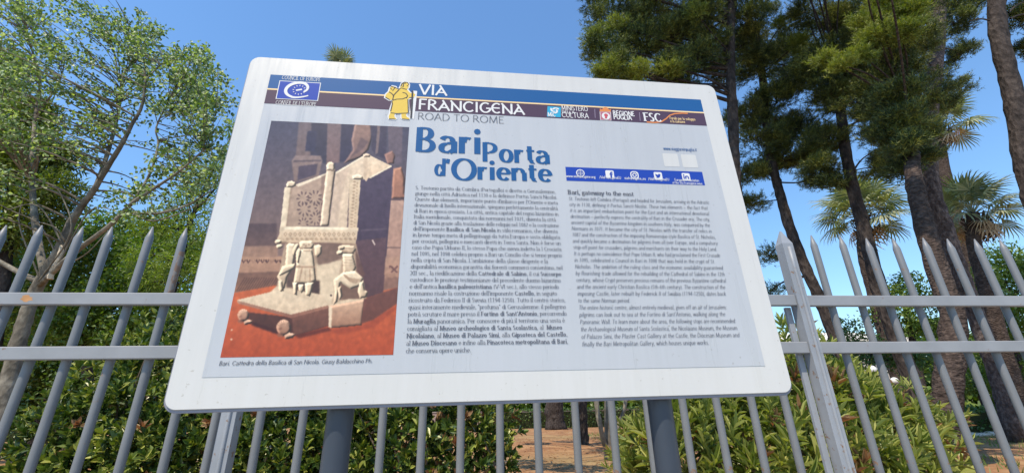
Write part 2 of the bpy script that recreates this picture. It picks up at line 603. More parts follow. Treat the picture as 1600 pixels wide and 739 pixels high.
def board_mat(name, c, rough, var):
    m, nt, b = mat_new(name)
    n = noise(nt, 2.2, 3)
    n2 = noise(nt, 70, 4, 0.7)
    r = ramp(nt, [(0.3, tuple(x * (1 - var) for x in c)), (0.7, tuple(min(0.9, x * (1 + var)) for x in c))])
    nt.links.new(n.outputs[0], r.inputs[0])
    nt.links.new(r.outputs[0], b.inputs["Base Color"])
    st = noise(nt, 5.0, 5, 0.7, stretch=(6, 6, 0.5))
    rr = ramp(nt, [(0.35, (rough - .06,) * 3), (0.7, (rough + .16,) * 3)])
    nt.links.new(st.outputs[0], rr.inputs[0])
    nt.links.new(rr.outputs[0], b.inputs["Roughness"])
    sp = noise(nt, 120, 2, 0.5)
    sr = ramp(nt, [(0.70, (1, 1, 1)), (0.76, (.80, .78, .74))])
    nt.links.new(sp.outputs[0], sr.inputs[0])
    dr = ramp(nt, [(0.3, (.955, .95, .94)), (0.6, (1, 1, 1))])
    nt.links.new(st.outputs[0], dr.inputs[0])
    m1 = nt.nodes.new("ShaderNodeMix")
    m1.data_type, m1.blend_type = 'RGBA', 'MULTIPLY'
    m1.inputs[0].default_value = 1
    m2 = nt.nodes.new("ShaderNodeMix")
    m2.data_type, m2.blend_type = 'RGBA', 'MULTIPLY'
    m2.inputs[0].default_value = 1
    nt.links.new(r.outputs[0], m1.inputs[6])
    nt.links.new(sr.outputs[0], m1.inputs[7])
    nt.links.new(m1.outputs[2], m2.inputs[6])
    nt.links.new(dr.outputs[0], m2.inputs[7])
    nt.links.new(m2.outputs[2], b.inputs["Base Color"])
    bump(nt, b, n2.outputs[0], 0.03, 0.001)
    return m


m_white = board_mat("white_laminate", (0.57, 0.555, 0.53), 0.32, 0.02)
m_print = board_mat("print_paper", (0.445, 0.455, 0.475), 0.30, 0.03)
m_back = flat_mat("panel_edge_metal", (0.20, 0.20, 0.24), 0.45, 0.5, 0.12)

slab("backing_panel", rrect(-0.0035, -0.0055, BW + 0.003, BH + 0.002, 0.024), -0.013, -0.0035, m_back, 0.001)
slab("white_sheet", rrect(0, 0, BW, BH, 0.021), -0.0034, 0.0, m_white, 0.0008)

# two round posts behind the panel with clamp brackets
for px in (524, 1042):
    d = FWD * F_PX + RIGHT * (px - 800) + UP * (369.5 - 715)
    t = ((BO - 0.045 * BN - CAM) @ BN) / (d @ BN)
    p = CAM + d * t
    b = MB()
    b.tube([(p[0], p[1], z) for z in (0.002, 0.8, 1.5, 2.2)], 0.0245, 24, True)
    po = b.build("post", m_post, SIGN, SO, True)
    for z in (1.62, 2.15):
        b = MB()
        b.box(np.array([p[0], p[1], z]) + BN * 0.0285, (0.06, 0.0045, 0.02), (_ex, BN, EZ))
        b.build("clamp", m_post, po, SO)

# ---- stroke lettering -------------------------------------------------------------
GL = {
 'a': (.45, "L .36 0 .36 .32;A .20 .32 .16 .14 0 160;L .36 .27 .20 .265;A .20 .13 .17 .135 90 290;L .26 .01 .36 .09"),
 'b': (.45, "L .07 .02 .07 .71;A .24 .23 .17 .23 -165 165"),
 'c': (.39, "A .23 .23 .19 .23 45 318"),
 'd': (.45, "A .21 .23 .17 .23 20 340;L .38 0 .38 .71"),
 'e': (.43, "A .22 .23 .19 .23 2 318;L .04 .245 .40 .245"),
 'f': (.28, "L .13 0 .13 .55;A .26 .55 .13 .16 180 65;L .03 .44 .27 .44"),
 'g': (.42, "A .20 .29 .155 .165 0 360;L .29 .44 .41 .45;A .10 .08 .05 .06 90 270;L .10 .02 .28 .02;A .21 -.09 .18 .115 70 -230"),
 'h': (.47, "L .07 0 .07 .71;A .23 .30 .16 .16 170 0;L .39 .30 .39 0"),
 'i': (.19, "L .085 0 .085 .46;D .085 .63"), 'j': (.22, "L .12 .46 .12 -.08;A .02 -.08 .10 .12 0 -110;D .12 .63"),
 'k': (.44, "L .07 0 .07 .71;L .35 .46 .09 .21;L .16 .28 .40 0"), 'l': (.21, "L .10 0 .10 .71"),
 'm': (.71, "L .07 0 .07 .46;A .21 .31 .14 .15 170 0;L .35 .31 .35 0;A .49 .31 .14 .15 170 0;L .63 .31 .63 0"),
 'n': (.47, "L .07 0 .07 .46;A .23 .30 .16 .16 170 0;L .39 .30 .39 0"),
 'o': (.45, "A .22 .23 .19 .23 0 360"),
 'p': (.45, "L .07 -.22 .07 .46;A .24 .23 .17 .23 -165 165"), 'q': (.45, "A .21 .23 .17 .23 20 340;L .38 -.22 .38 .46"),
 'r': (.33, "L .07 0 .07 .46;A .21 .30 .14 .15 175 55"),
 's': (.35, "A .175 .345 .13 .115 35 268;A .17 .115 .145 .115 92 -145"),
 't': (.30, "L .13 .60 .13 .11;A .22 .11 .09 .11 180 300;L .03 .44 .28 .44"),
 'u': (.47, "L .08 .46 .08 .16;A .24 .16 .16 .16 180 350;L .39 .46 .39 0"),
 'v': (.42, "L .03 .46 .21 .01;L .21 .01 .39 .46"), 'w': (.64, "L .03 .46 .18 .01;L .18 .01 .32 .45;L .32 .45 .46 .01;L .46 .01 .60 .46"),
 'x': (.42, "L .03 .46 .38 0;L .37 .46 .04 0"), 'y': (.42, "L .03 .46 .21 .01;L .39 .46 .13 -.21"), 'z': (.38, "L .04 .44 .34 .44;L .34 .44 .04 .02;L .04 .02 .35 .02"),
 'A': (.60, "L .30 .68 .56 0;L .30 .68 .04 0;L .13 .23 .47 .23"), 'B': (.52, "L .09 0 .09 .68;A .22 .52 .17 .16 90 -90;A .22 .18 .22 .18 90 -90;L .09 .66 .22 .66;L .09 .36 .22 .36;L .09 .02 .22 .02"),
 'C': (.60, "A .34 .34 .29 .34 45 318"), 'D': (.62, "L .09 0 .09 .68;A .24 .34 .33 .33 90 -90;L .09 .66 .24 .66;L .09 .02 .24 .02"),
 'E': (.48, "L .09 0 .09 .68;L .09 .66 .42 .66;L .09 .36 .36 .36;L .09 .02 .44 .02"), 'F': (.45, "L .09 0 .09 .68;L .09 .66 .42 .66;L .09 .35 .36 .35"),
 'G': (.64, "A .34 .34 .29 .34 45 330;L .57 0.06 .57 .31;L .40 .31 .60 .31"), 'H': (.64, "L .09 0 .09 .68;L .55 0 .55 .68;L .09 .35 .55 .35"),
 'I': (.24, "L .12 0 .12 .68"), 'J': (.30, "L .18 .68 .18 .05;A .06 .05 .12 .16 0 -100"),
 'K': (.56, "L .09 0 .09 .68;L .48 .68 .11 .32;L .20 .41 .54 0"), 'L': (.46, "L .09 0 .09 .68;L .09 .02 .43 .02"),
 'M': (.76, "L .10 0 .13 .68;L .13 .68 .38 .05;L .38 .05 .63 .68;L .63 .68 .66 0"), 'N': (.64, "L .09 0 .09 .68;L .09 .68 .55 0;L .55 0 .55 .68"),
 'O': (.70, "A .35 .34 .30 .34 0 360"), 'P': (.50, "L .09 0 .09 .68;A .22 .49 .22 .18 90 -90;L .09 .66 .22 .66;L .09 .31 .22 .31"),
 'Q': (.70, "A .35 .34 .30 .34 0 360;L .42 .12 .64 -.1"), 'R': (.54, "L .09 0 .09 .68;A .22 .50 .20 .17 90 -90;L .09 .66 .22 .66;L .09 .33 .22 .33;L .24 .33 .52 0"),
 'S': (.44, "A .22 .51 .17 .17 35 268;A .21 .17 .18 .17 92 -145"), 'T': (.54, "L .27 0 .27 .68;L .03 .66 .51 .66"),
 'U': (.62, "L .09 .68 .09 .24;A .31 .24 .22 .24 180 360;L .53 .24 .53 .68"), 'V': (.58, "L .03 .68 .30 0;L .30 0 .56 .68"),
 'W': (.86, "L .03 .68 .23 0;L .23 0 .43 .66;L .43 .66 .63 0;L .63 0 .83 .68"), 'X': (.56, "L .05 .68 .52 0;L .51 .68 .04 0"),
 'Y': (.52, "L .03 .68 .26 .32;L .49 .68 .26 .32;L .26 .32 .26 0"), 'Z': (.52, "L .05 .66 .47 .66;L .47 .66 .05 .02;L .05 .02 .49 .02"),
 '0': (.44, "A .22 .33 .17 .33 0 360"), '1': (.44, "L .22 0 .22 .66;L .22 .66 .11 .57"), '2': (.44, "A .21 .48 .16 .18 170 -20;L .36 .42 .05 .02;L .05 .02 .39 .02"),
 '3': (.44, "A .20 .50 .15 .16 150 -85;A .20 .18 .17 .18 90 -150"), '4': (.44, "L .30 0 .30 .66;L .30 .66 .03 .19;L .03 .19 .40 .19"),
 '5': (.44, "L .36 .64 .11 .64;L .11 .64 .10 .37;A .19 .20 .18 .20 110 -150"), '6': (.44, "A .22 .20 .17 .20 0 360;A .34 .24 .29 .42 95 180"),
 '7': (.44, "L .05 .64 .39 .64;L .39 .64 .15 0"), '8': (.44, "A .22 .50 .14 .16 0 360;A .22 .17 .17 .17 0 360"), '9': (.44, "A .22 .45 .17 .20 0 360;A .10 .42 .29 .42 -85 0"),
 '.': (.20, "D .10 .04"), ',': (.20, "L .12 .07 .07 -.10"), "'": (.16, "L .10 .70 .07 .52"), '"': (.28, "L .09 .70 .07 .54;L .20 .70 .18 .54"),
 '(': (.28, "A .28 .27 .20 .42 125 235"), ')': (.28, "A .0 .27 .20 .42 55 -55"), '-': (.28, "L .04 .24 .24 .24"), '_': (.4, "L 0 -.06 .4 -.06"), '~': (.50, "L .02 .24 .48 .24"),
 ':': (.20, "D .10 .05;D .10 .40"), '/': (.34, "L .02 -.05 .31 .70"), ' ': (.24, ""),
 # round uncial capitals of the route's wordmark
 '1E': (.54, "A .31 .34 .26 .34 50 310;L .10 .35 .46 .35"), '1A': (.60, "L .22 .68 .57 0;L .30 .52 .03 0;L .13 .20 .45 .20"),
 '1N': (.62, "L .10 0 .10 .60;L .02 .68 .53 0;L .53 0 .53 .68"),
 '1G': (.60, "A .33 .34 .28 .34 50 350;L .36 .30 .62 .30"),
}
ACC = {'à': 'a', 'è': 'e', 'é': 'e', 'ì': 'i', 'ù': 'u', 'ò': 'o'}
_cache = {}


def ribbon(P, thick, thin, lead):
    P = np.asarray(P, float)
    T = np.gradient(P, axis=0)
    T /= np.linalg.norm(T, axis=1)[:, None] + 1e-9
    N = np.stack([-T[:, 1], T[:, 0]], 1)
    w = thin + (thick - thin) * np.abs(T[:, 1] * math.cos(lead) + T[:, 0] * math.sin(lead)) ** 1.3
    w = w[:, None] / 2
    V = np.vstack([P + N * w, P - N * w])
    n = len(P)
    i = np.arange(n - 1)
    return V, np.stack([i, n + i, n + i + 1, i + 1], 1)


def glyph(ch, st):
    key = (ch, st)
    if key in _cache:
        return _cache[key]
    thick, thin, serif, slant, seg = st
    base = ACC.get(ch, ch)
    w, d = GL.get(base, GL.get(base.upper(), (.3, "")))
    Vs, Qs, n, layer = [], [], 0, 0

    def put(V, Q):
        nonlocal n, layer
        V = np.column_stack([V, np.full(len(V), layer * 1.0)])
        Vs.append(V)
        Qs.append(Q + n)
        n += len(V)
        layer += 1
    cap = max([0.46] + [float(x) for s in d.split(';') if s and s[0] == 'L' for x in s.split()[2::2]]) if d else 0
    for s in d.split(';'):
        if not s:
            continue
        a = s.split()
        v = [float(x) for x in a[1:]]
        if a[0] == 'L':
            p0, p1 = np.array(v[:2]), np.array(v[2:])
            k = 2
            put(*ribbon(np.linspace(p0, p1, k), thick, thin, 0.12))
            if serif and abs((p1 - p0)[1]) > 0.28 and base not in "'\",/()":
                for q in (p0, p1):
                    yy = q[1]
                    for lv in (0.0, .46, .68, .71, -.22):
                        if abs(yy - lv) < 0.03:
                            hw = 0.085 + thick * 0.25
                            left_only = lv in (.46, .71) and abs((p1 - p0)[0]) < .05
                            y0 = yy + (thin * .5 if lv <= 0 else -thin * .5)
                            put(*ribbon(np.array([(q[0] - hw, y0 - (0.03 if left_only else 0)), (q[0] + (0.02 if left_only else hw), y0)]), thin, thin, 0))
        elif a[0] == 'A':
            cx, cy, rx, ry, a0, a1 = v
            k = max(4, int(abs(a1 - a0) / 360 * seg) + 1)
            t = np.radians(np.linspace(a0, a1, k))
            put(*ribbon(np.stack([cx + (rx - thick * .25) * np.cos(t), cy + (ry - thin * .4) * np.sin(t)], 1), thick, thin, 0.12))
        else:
            r_ = thick * 0.56
            k = 8 if seg > 16 else 6
            t = np.arange(k) / k * 2 * np.pi
            P = np.stack([v[0] + r_ * np.cos(t), v[1] + r_ * np.sin(t)], 1)
            put(P, np.array([(0, i, i + 1, i + 1) for i in range(1, k - 1)])[:, :4] if False else np.array([(0, i, i + 1, (i + 2) if i + 2 < k else 0) for i in range(1, k - 2, 2)]))
    if ch in ACC:
        put(*ribbon(np.array([(w * .35, .72), (w * .6, .56)]), thick, thin, 0.12))
    if not Vs:
        r = (w, None, None)
    else:
        V = np.vstack(Vs)
        V[:, 0] += V[:, 1] * slant
        r = (w, V, np.vstack(Qs))
    _cache[key] = r
    return r


def style(thick, thin, serif=False, slant=0.0, seg=14):
    return (thick, thin, serif, slant, seg)


def set_line(mb, text, u0, v0, em, width=None, st=None, bold=None, n=0.0012, track=0.0, tail_em=None, uncial=False):
    """set a line of strokes on the board; *...* toggles bold; width (m) fits by horizontal scale"""
    cur, x, items = st, 0.0, []
    for ch in text:
        if ch == '*':
            cur = bold if cur is st else st
            continue
        c = ('1' + ch) if uncial and ('1' + ch) in GL else ch
        w, V, Q = glyph(c, cur)
        if V is not None:
            items.append((x, V, Q))
        x += w + track + (0.03 if cur is bold else 0)
    sx = 1.0 if width is None else width / (x * em)
    for gx, V, Q in items:
        P = np.stack([u0 + (gx + V[:, 0]) * em * sx, v0 + V[:, 1] * em], 1)
        mb.add(bw(P, n + V[:, 2] * 0.00005), Q)
    return x * em * sx


def poly2(mb, P, n):
    """filled outline on the board plane"""
    P = np.asarray(P, float)
    tris = tessellate_polygon([[Vector((p[0], p[1], 0)) for p in P]])
    out = []
    for t in tris:
        a, b_, c = P[t[0]], P[t[1]], P[t[2]]
        cr = (b_[0] - a[0]) * (c[1] - a[1]) - (b_[1] - a[1]) * (c[0] - a[0])
        out.append(tuple(t) if cr > 0 else (t[0], t[2], t[1]))
    mb.add(bw(P, n), None, out)


def stroke2(mb, P, w0, w1, n):
    V, Q = ribbon(np.asarray(P, float), w0, w1, 0)
    mb.add(bw(V, n), Q)


def part(name, mat, fn):
    b = MB()
    fn(b)
    return b.build(name, mat, SIGN, SO)


def prt(name, c, rough=0.5):
    return flat_mat(name, c, rough, 0.12)


i_blue, i_purple, i_gold = prt("ink_blue", (0.020, 0.098, 0.265)), prt("ink_purple", (0.080, 0.052, 0.085)), prt("ink_gold", (0.80, 0.58, 0.30))
i_white, i_grey, i_title = prt("ink_white", (0.66, 0.65, 0.64)), prt("ink_grey", (0.13, 0.14, 0.17)), prt("ink_title", (0.018, 0.092, 0.245))
i_royal, i_yellow, i_cyan = prt("ink_royal", (0.020, 0.060, 0.34)), prt("ink_yellow", (0.66, 0.46, 0.09)), prt("ink_cyan", (0.04, 0.33, 0.52))
i_dark, i_red, i_orange = prt("ink_dark", (0.05, 0.05, 0.06)), prt("ink_red", (0.50, 0.09, 0.12)), prt("ink_orange", (0.62, 0.22, 0.08))

L1 = [uv(424, 116.5), uv(1094.5, 156.5), uv(1194.5, 571), uv(315, 590)]
u0p = float(np.mean([L1[0][0], L1[3][0]]))
u1p = float(np.mean([L1[1][0], L1[2][0]]))
v0p = float(np.mean([L1[2][1], L1[3][1]]))
v1p = float(np.mean([L1[0][1], L1[1][1]]))
NP = 0.0006
part("printed_sheet", m_print, lambda b: poly2(b, [(u0p, v0p), (u1p, v0p), (u1p, v1p), (u0p, v1p)], NP))
vg = float(np.mean([uv(417, 138.7)[1], uv(1097.6, 176.8)[1]]))
vb = float(np.mean([uv(412.3, 161.2)[1], uv(1103.6, 197.4)[1]]))
part("blue_band", i_blue, lambda b: poly2(b, [(u0p, vg + .002), (u1p, vg + .002), (u1p, v1p), (u0p, v1p)], NP + .0003))
part("gold_line", i_gold, lambda b: poly2(b, [(u0p, vg - .002), (u1p, vg - .002), (u1p, vg + .002), (u0p, vg + .002)], NP + .0003))
part("purple_band", i_purple, lambda b: poly2(b, [(u0p, vb), (u1p, vb), (u1p, vg - .002), (u0p, vg - .002)], NP + .0003))

# ---- wordmark and title
S_WM = style(.105, .085, False, 0, 26)
S_RR = style(.060, .036, False, 0, 24)
S_TI = style(.146, .050, False, 0, 44)


def em_for(px, py_base, py_top, frac=.68):
    a, c = uv(px, py_base), uv(px, py_top)
    return float((c[1] - a[1]) / frac)


def line_px(mb, text, x0, y0, x1, em, st, n, **k):
    a = uv(x0, y0)
    c = uv(x1, k.pop('y1', y0))
    return set_line(mb, text, a[0], a[1], em, c[0] - a[0], st, n=n, **k)


NT = 0.0014
part("wordmark", i_white, lambda b: (
    line_px(b, "VIA", 654, 148, 699, em_for(654, 148, 132), S_WM, NT, uncial=True),
    line_px(b, "FRANCIGENA", 653, 171.5, 820, em_for(654, 171.5, 155), S_WM, NT, y1=178, uncial=True)))
part("wordmark_subtitle", i_grey, lambda b: line_px(b, "ROAD TO ROME", 652, 187, 788, em_for(652, 187, 176), S_RR, NT, y1=192))


def title(b):
    line_px(b, "Bari", 648, 237, 754, em_for(652, 237, 199), S_TI, NT, y1=242, track=.02)
    line_px(b, "Porta", 753, 252.5, 861, em_for(757, 252.5, 222.5), S_TI, NT, y1=259, track=.015)
    a = uv(678, 274)
    e = em_for(720, 280, 250)
    set_line(b, "d'", a[0], a[1] - .001, e * .86, uv(702, 276)[0] - a[0], S_TI, n=NT)
    c = uv(703.5, 279)
    d = uv(864, 283)
    set_line(b, "O", c[0], c[1] - .004, e * 1.13, uv(746, 281)[0] - c[0], S_TI, n=NT)
    g = uv(746, 280)
    set_line(b, "riente", g[0], g[1] - .001, e * .97, d[0] - g[0], S_TI, n=NT, track=.02)


part("title_lettering", i_title, title)

# ---- body text
S_B = style(.088, .040, True, 0, 10)
S_BB = style(.150, .058, True, 0, 10)
S_I = style(.080, .045, False, .26, 10)
IT = [("S. Teotonio partito da Coimbra (Portogallo) e diretto a Gerusalemme,", 868), ("giunge nella città Adriatica nel 1130 e la definisce Portus Sancti Nicolai.", 871),
 ("Queste due elementi, importante punto d'imbarco per l'Oriente e meta", 872), ("devozionale di livello internazionale, spiegano perfettamente la centralità", 872),
 ("di Bari in epoca crociata. La città, antica capitale del regno bizantino in", 873), ("Italia meridionale, conquistata dai normanni nel 1071, diventa la città", 869),
 ("di San Nicola grazie alla traslazione delle reliquie nel 1087 e la costruzione", 874), ("dell'imponente *Basilica di San Nicola* in stile romanico, che diventa", 872),
 ("in breve tempo meta di pellegrinaggi da tutta Europa e sosta obbligata", 876), ("per crociati, pellegrini e mercanti diretti in Terra Santa. Non è forse un", 877),
 ("caso che Papa Urbano II, lo stesso Papa che aveva indetto la I Crociata", 878), ("nel 1095, nel 1098 celebra proprio a Bari un Concilio che si tenne proprio", 879),
 ("nella cripta di San Nicola. L'ambizione della classe dirigente e la", 857), ("disponibilità economica garantita dai fiorenti commerci consentono, nel", 880),
 ("XII sec., la riedificazione della *Cattedrale di Sabino*, il cui *Succorpo*", 878), ("custodisce le preziose testimonianze del precedente duomo bizantino", 877),
 ("e dell'antica *basilica paleocristiana* (V-VI sec.), allo stesso periodo", 874), ("normanno risale la costruzione dell'imponente *Castello*, in seguito", 871),
 ("ricostruito da Federico II di Svevia (1194-1250). Tutto il centro storico,", 884), ("quasi interamente medievale, \"profuma\" di Gerusalemme: il pellegrino", 885),
 ("potrà scrutare il mare presso il *Fortino di Sant'Antonio*, percorrendo", 886), ("la *Muraglia* panoramica. Per conoscere di più il territorio una sosta è", 883),
 ("consigliata al *Museo archeologico di Santa Scolastica*, al  *Museo*", 879), ("*Nicolaiano*, al *Museo di Palazzo Simi*, alla *Gipsoteca del Castello*,", 887),
 ("al *Museo Diocesano* e infine alla *Pinacoteca metropolitana di Bari*,", 888), ("che conserva opere uniche.", 736)]
EN_T = [("St. Teotonio left Coimbra (Portugal) and headed for Jerusalem, arriving in the Adriatic", 1108.5), ("city in 1130, defining it Portus Sancti Nicolai. These two elements ~ the fact that", 1106.5),
 ("it is an important embarkation point for the East and an international devotional", 1109), ("destination ~ perfectly express the centrality of Bari in the Crusader era. The city,", 1110.5),
 ("ancient capital of the Byzantine kingdom in southern Italy, was conquered by the", 1110.5), ("Normans in 1071. It became the city of St. Nicolas with the transfer of relics in", 1113.5),
 ("1087 and the construction of the imposing Romanesque-style Basilica of St. Nicholas,", 1120), ("and quickly became a destination for pilgrims from all over Europe, and a compulsory", 1123),
 ("stop-off point for crusaders, pilgrims and merchants on their way to the Holy Land.", 1122), ("It is perhaps no coincidence that Pope Urban II, who had proclaimed the First Crusade", 1127),
 ("in 1095, celebrated a Council in Bari in 1098 that was held in the crypt of St.", 1119), ("Nicholas. The ambition of the ruling class and the economic availability guaranteed", 1131.5),
 ("by flourishing trade allowed for the rebuilding of the Cathedral of Sabino in the 12th", 1134.5), ("century, whose Crypt preserves precious remains of the previous Byzantine cathedral", 1136.5),
 ("and the ancient early Christian Basilica (5th-6th century). The construction of the", 1135), ("imposing Castle, later rebuilt by Federick II of Swabia (1194-1250), dates back", 1136),
 ("to the same Norman period.", 985), ("The entire historic centre, almost entirely medieval, gives off an air of Jerusalem:", 1137),
 ("pilgrims can look out to sea at the Fortino di Sant'Antonio, walking along the", 1134.5), ("Panoramic Wall. To learn more about the area, the following stops are recommended:", 1151),
 ("the Archaeological Museum of Santa Scolastica, the Nicolaiano Museum, the Museum", 1153), ("of Palazzo Simi, the Plaster Cast Gallery at the Castle, the Diocesan Museum and", 1156),
 ("finally the Bari Metropolitan Gallery, which houses unique works.", 1108)]


def body(b, rows, xa, ya, xb, yb, st, bold):
    A, B_ = uv(xa, ya), uv(xb, yb)
    n = len(rows)
    pitch = (A[1] - B_[1]) / (n - 1)
    um = (A[0] + B_[0]) / 2
    for k, (t, xr) in enumerate(rows):
        v = A[1] - pitch * k
        yy = ya + (yb - ya) * k / (n - 1)
        xl = xa + (xb - xa) * k / (n - 1)
        u1 = uv(xr, yy + (xr - xl) * 0.045 * (1 - k / n) ** 1.2)[0]
        set_line(b, t, um, v, pitch * 0.90, u1 - um, st, bold, n=NT)


part("main_text", i_grey, lambda b: body(b, IT, 649, 296, 634, 551.5, S_B, S_BB))
part("translated_text", i_grey, lambda b: body(b, EN_T, 889, 313, 908, 541, S_I, S_I))
part("translated_heading", i_grey, lambda b: line_px(b, "Bari, gateway to the east", 887, 303.5, 990, em_for(887, 303.5, 297), S_BB, NT, y1=307))
part("photo_caption", i_grey, lambda b: line_px(b, "Bari. Cattedra della Basilica di San Nicola. Giusy Baldacchino Ph.", 342, 571, 582, em_for(342, 571, 564), style(.085, .07, False, .1, 10), NT, y1=566.5))
part("web_address", i_blue, lambda b: line_px(b, "www.viaggiareinpuglia.it", 1036, 234.5, 1088, em_for(1036, 235, 230), style(.10, .08, False, 0, 8), NT, y1=235))


for x0, x1, y0, y1 in ((1038, 1061.5, 237, 260), (1067, 1091, 238.5, 261.5)):
    a_, c_ = uv(x0, y1), uv(x1 - 1, y0)
    part("blank_tile", m_white, lambda b: poly2(b, rrect(a_[0], a_[1], a_[0] + .040, a_[1] + .038, .003, 3), NP + .0003))


# ---- the emblem with ring of ticks at the top left
def c1(x, y):                       # enlarged crop of the upper left corner -> board
    return uv(400 + x / 5.28, 80 + y / 5.28)


def flagq(inset):
    P = [c1(196, 246), c1(540, 264), c1(514, 413), c1(166, 398)]
    a, c = np.min(P, 0), np.max(P, 0)
    u0, u1 = (P[0][0] + P[3][0]) / 2, (P[1][0] + P[2][0]) / 2
    v0, v1 = (P[2][1] + P[3][1]) / 2, (P[0][1] + P[1][1]) / 2
    return u0 + inset, v0 + inset, u1 - inset, v1 - inset


fu0, fv0, fu1, fv1 = flagq(0)
part("council_flag_border", i_white, lambda b: poly2(b, [(fu0, fv0), (fu1, fv0), (fu1, fv1), (fu0, fv1)], NP + .0006))
part("council_flag", i_royal, lambda b: poly2(b, [(fu0 + .002, fv0 + .002), (fu1 - .002, fv0 + .002), (fu1 - .002, fv1 - .002), (fu0 + .002, fv1 - .002)], NP + .0009))


def euro(b):
    cx, cy = (fu0 + fu1) / 2 - .002, (fv0 + fv1) / 2 + .002
    rx = ry = (fv1 - fv0) * .40
    t = np.radians(np.linspace(-22, 318, 40))
    q = np.linspace(0, 1, 40)
    rs = .62 + .38 * np.clip(q / .28, 0, 1) ** .8 + .42 * np.clip((q - .80) / .2, 0, 1)
    P = np.stack([cx + rx * 1.22 * rs * np.cos(t) + ry * .16 * np.sin(t), cy + ry * np.clip(rs, 0, 1.04) * np.sin(t)], 1)
    T = np.gradient(P, axis=0)
    T /= np.linalg.norm(T, axis=1)[:, None]
    N = np.stack([-T[:, 1], T[:, 0]], 1)
    w = (0.0022 + .0030 * np.sin(np.linspace(0.25, math.pi, 40)))[:, None] / 2 * 1.5
    n = len(P)
    i = np.arange(n - 1)
    b.add(bw(np.vstack([P + N * w, P - N * w]), NP + .0013), np.stack([i, n + i, n + i + 1, i + 1], 1))
    for k in range(12):
        a = k / 12 * 2 * math.pi
        c = np.array([cx + .006, cy]) * 0 + np.array([cx + .003 + rx * .60 * math.cos(a), cy + ry * .60 * math.sin(a)])
        r_ = .0017
        poly2(b, [c + r_ * np.array([math.cos(a + q), math.sin(a + q)]) * (1.5 if i % 2 == 0 else .7) for i, q in enumerate(np.arange(4) / 4 * 2 * math.pi)], NP + .0012)
    stroke2(b, [(cx - rx * .18, cy - ry * .08), (cx + rx * .42, cy + ry * .10)], .0042, .0042, NP + .0011)


part("council_emblem", i_white, euro)
S_SM = style(.085, .055, True, 0, 10)
part("council_lettering", i_white, lambda b: set_line(b, "COUNCIL OF EUROPE", fu0 + .004, fv1 + .004, .0165, fu1 - fu0 - .006, S_SM, n=NT))
part("council_lettering", i_white, lambda b: set_line(b, "CONSEIL DE L'EUROPE", fu0 + .002, fv0 - .0155, .0165, fu1 - fu0 - .004, S_SM, n=NT))

# ---- the walking pilgrim, yellow with a white edge
BODY = [(1195, 296), (1205, 268), (1226, 258), (1252, 262), (1262, 280), (1258, 305), (1246, 318), (1262, 338), (1280, 352), (1296, 340), (1304, 352), (1316, 362),
        (1300, 386), (1270, 390), (1252, 402), (1256, 470), (1258, 508), (1246, 516), (1238, 530), (1246, 546), (1266, 556), (1262, 568), (1214, 562), (1202, 554),
        (1200, 516), (1150, 516), (1142, 532), (1146, 550), (1160, 560), (1146, 566), (1098, 560), (1096, 540), (1108, 514), (1112, 480), (1126, 440), (1128, 408),
        (1100, 404), (1066, 384), (1072, 362), (1098, 338), (1108, 306), (1124, 292), (1152, 298), (1166, 318), (1182, 316)]


def grow(P, d):
    P = np.asarray(P, float)
    T = np.roll(P, -1, 0) - np.roll(P, 1, 0)
    T /= np.linalg.norm(T, axis=1)[:, None]
    N = np.stack([-T[:, 1], T[:, 0]], 1)
    area = np.sum(P[:, 0] * np.roll(P[:, 1], -1) - np.roll(P[:, 0], -1) * P[:, 1])
    return P - N * d * (1 if area > 0 else -1)


bodyP = np.array([c1(x, y) for x, y in BODY])
part("pilgrim_outline", i_white, lambda b: (poly2(b, grow(bodyP, .0032), NP + .0006),
     stroke2(b, [c1(1312, 330), c1(1300, 440), c1(1285, 560)], .011, .011, NP + .0005)))
part("pilgrim_figure", i_yellow, lambda b: poly2(b, bodyP, NP + .0009))


def pil_lines(b):
    for P in ([(1195, 296), (1206, 270), (1228, 259), (1252, 263), (1262, 282)], [(1212, 300), (1218, 284), (1214, 272), (1238, 268)], [(1182, 316), (1200, 308), (1244, 320)],
              [(1128, 408), (1138, 366), (1184, 318)], [(1128, 410), (1160, 400), (1210, 398), (1240, 386)], [(1210, 344), (1238, 352), (1252, 372), (1240, 392)],
              [(1112, 512), (1160, 518), (1258, 514)], [(1126, 440), (1112, 500)], [(1254, 400), (1258, 512)], [(1098, 340), (1120, 352), (1136, 372)],
              [(1110, 306), (1130, 330), (1150, 300)], [(1266, 386), (1300, 388)], [(1098, 562), (1150, 564)], [(1206, 562), (1266, 568)], [(1070, 384), (1104, 404)],
              [(1108, 290), (1180, 316)], [(1126, 440), (1122, 412)], [(1245, 288), (1256, 292)]):
        stroke2(b, [c1(*p) for p in P], .0024, .0018, NP + .0012)
    stroke2(b, [c1(1292, 330), c1(1288, 440), c1(1280, 556)], .0042, .0042, NP + .0013)


part("pilgrim_lines", i_dark, pil_lines)


# ---- partner logos on the purple band
def c3(x, y):
    return uv(840 + x / 4.62, 140 + y / 4.62)


def ppoly(b, P, n, f=c3):
    poly2(b, [f(*p) for p in P], n)


def disc(b, c, r_, n, k=18, f=None):
    poly2(b, [(c[0] + r_ * math.cos(a), c[1] + r_ * math.sin(a)) for a in np.arange(k) / k * 2 * math.pi], n)


S_LG = style(.095, .07, False, 0, 16)
S_LB = style(.15, .11, False, 0, 16)
part("ministry_square", i_cyan, lambda b: ppoly(b, [(70, 122), (166, 128), (166, 202), (66, 197)], NP + .0006))


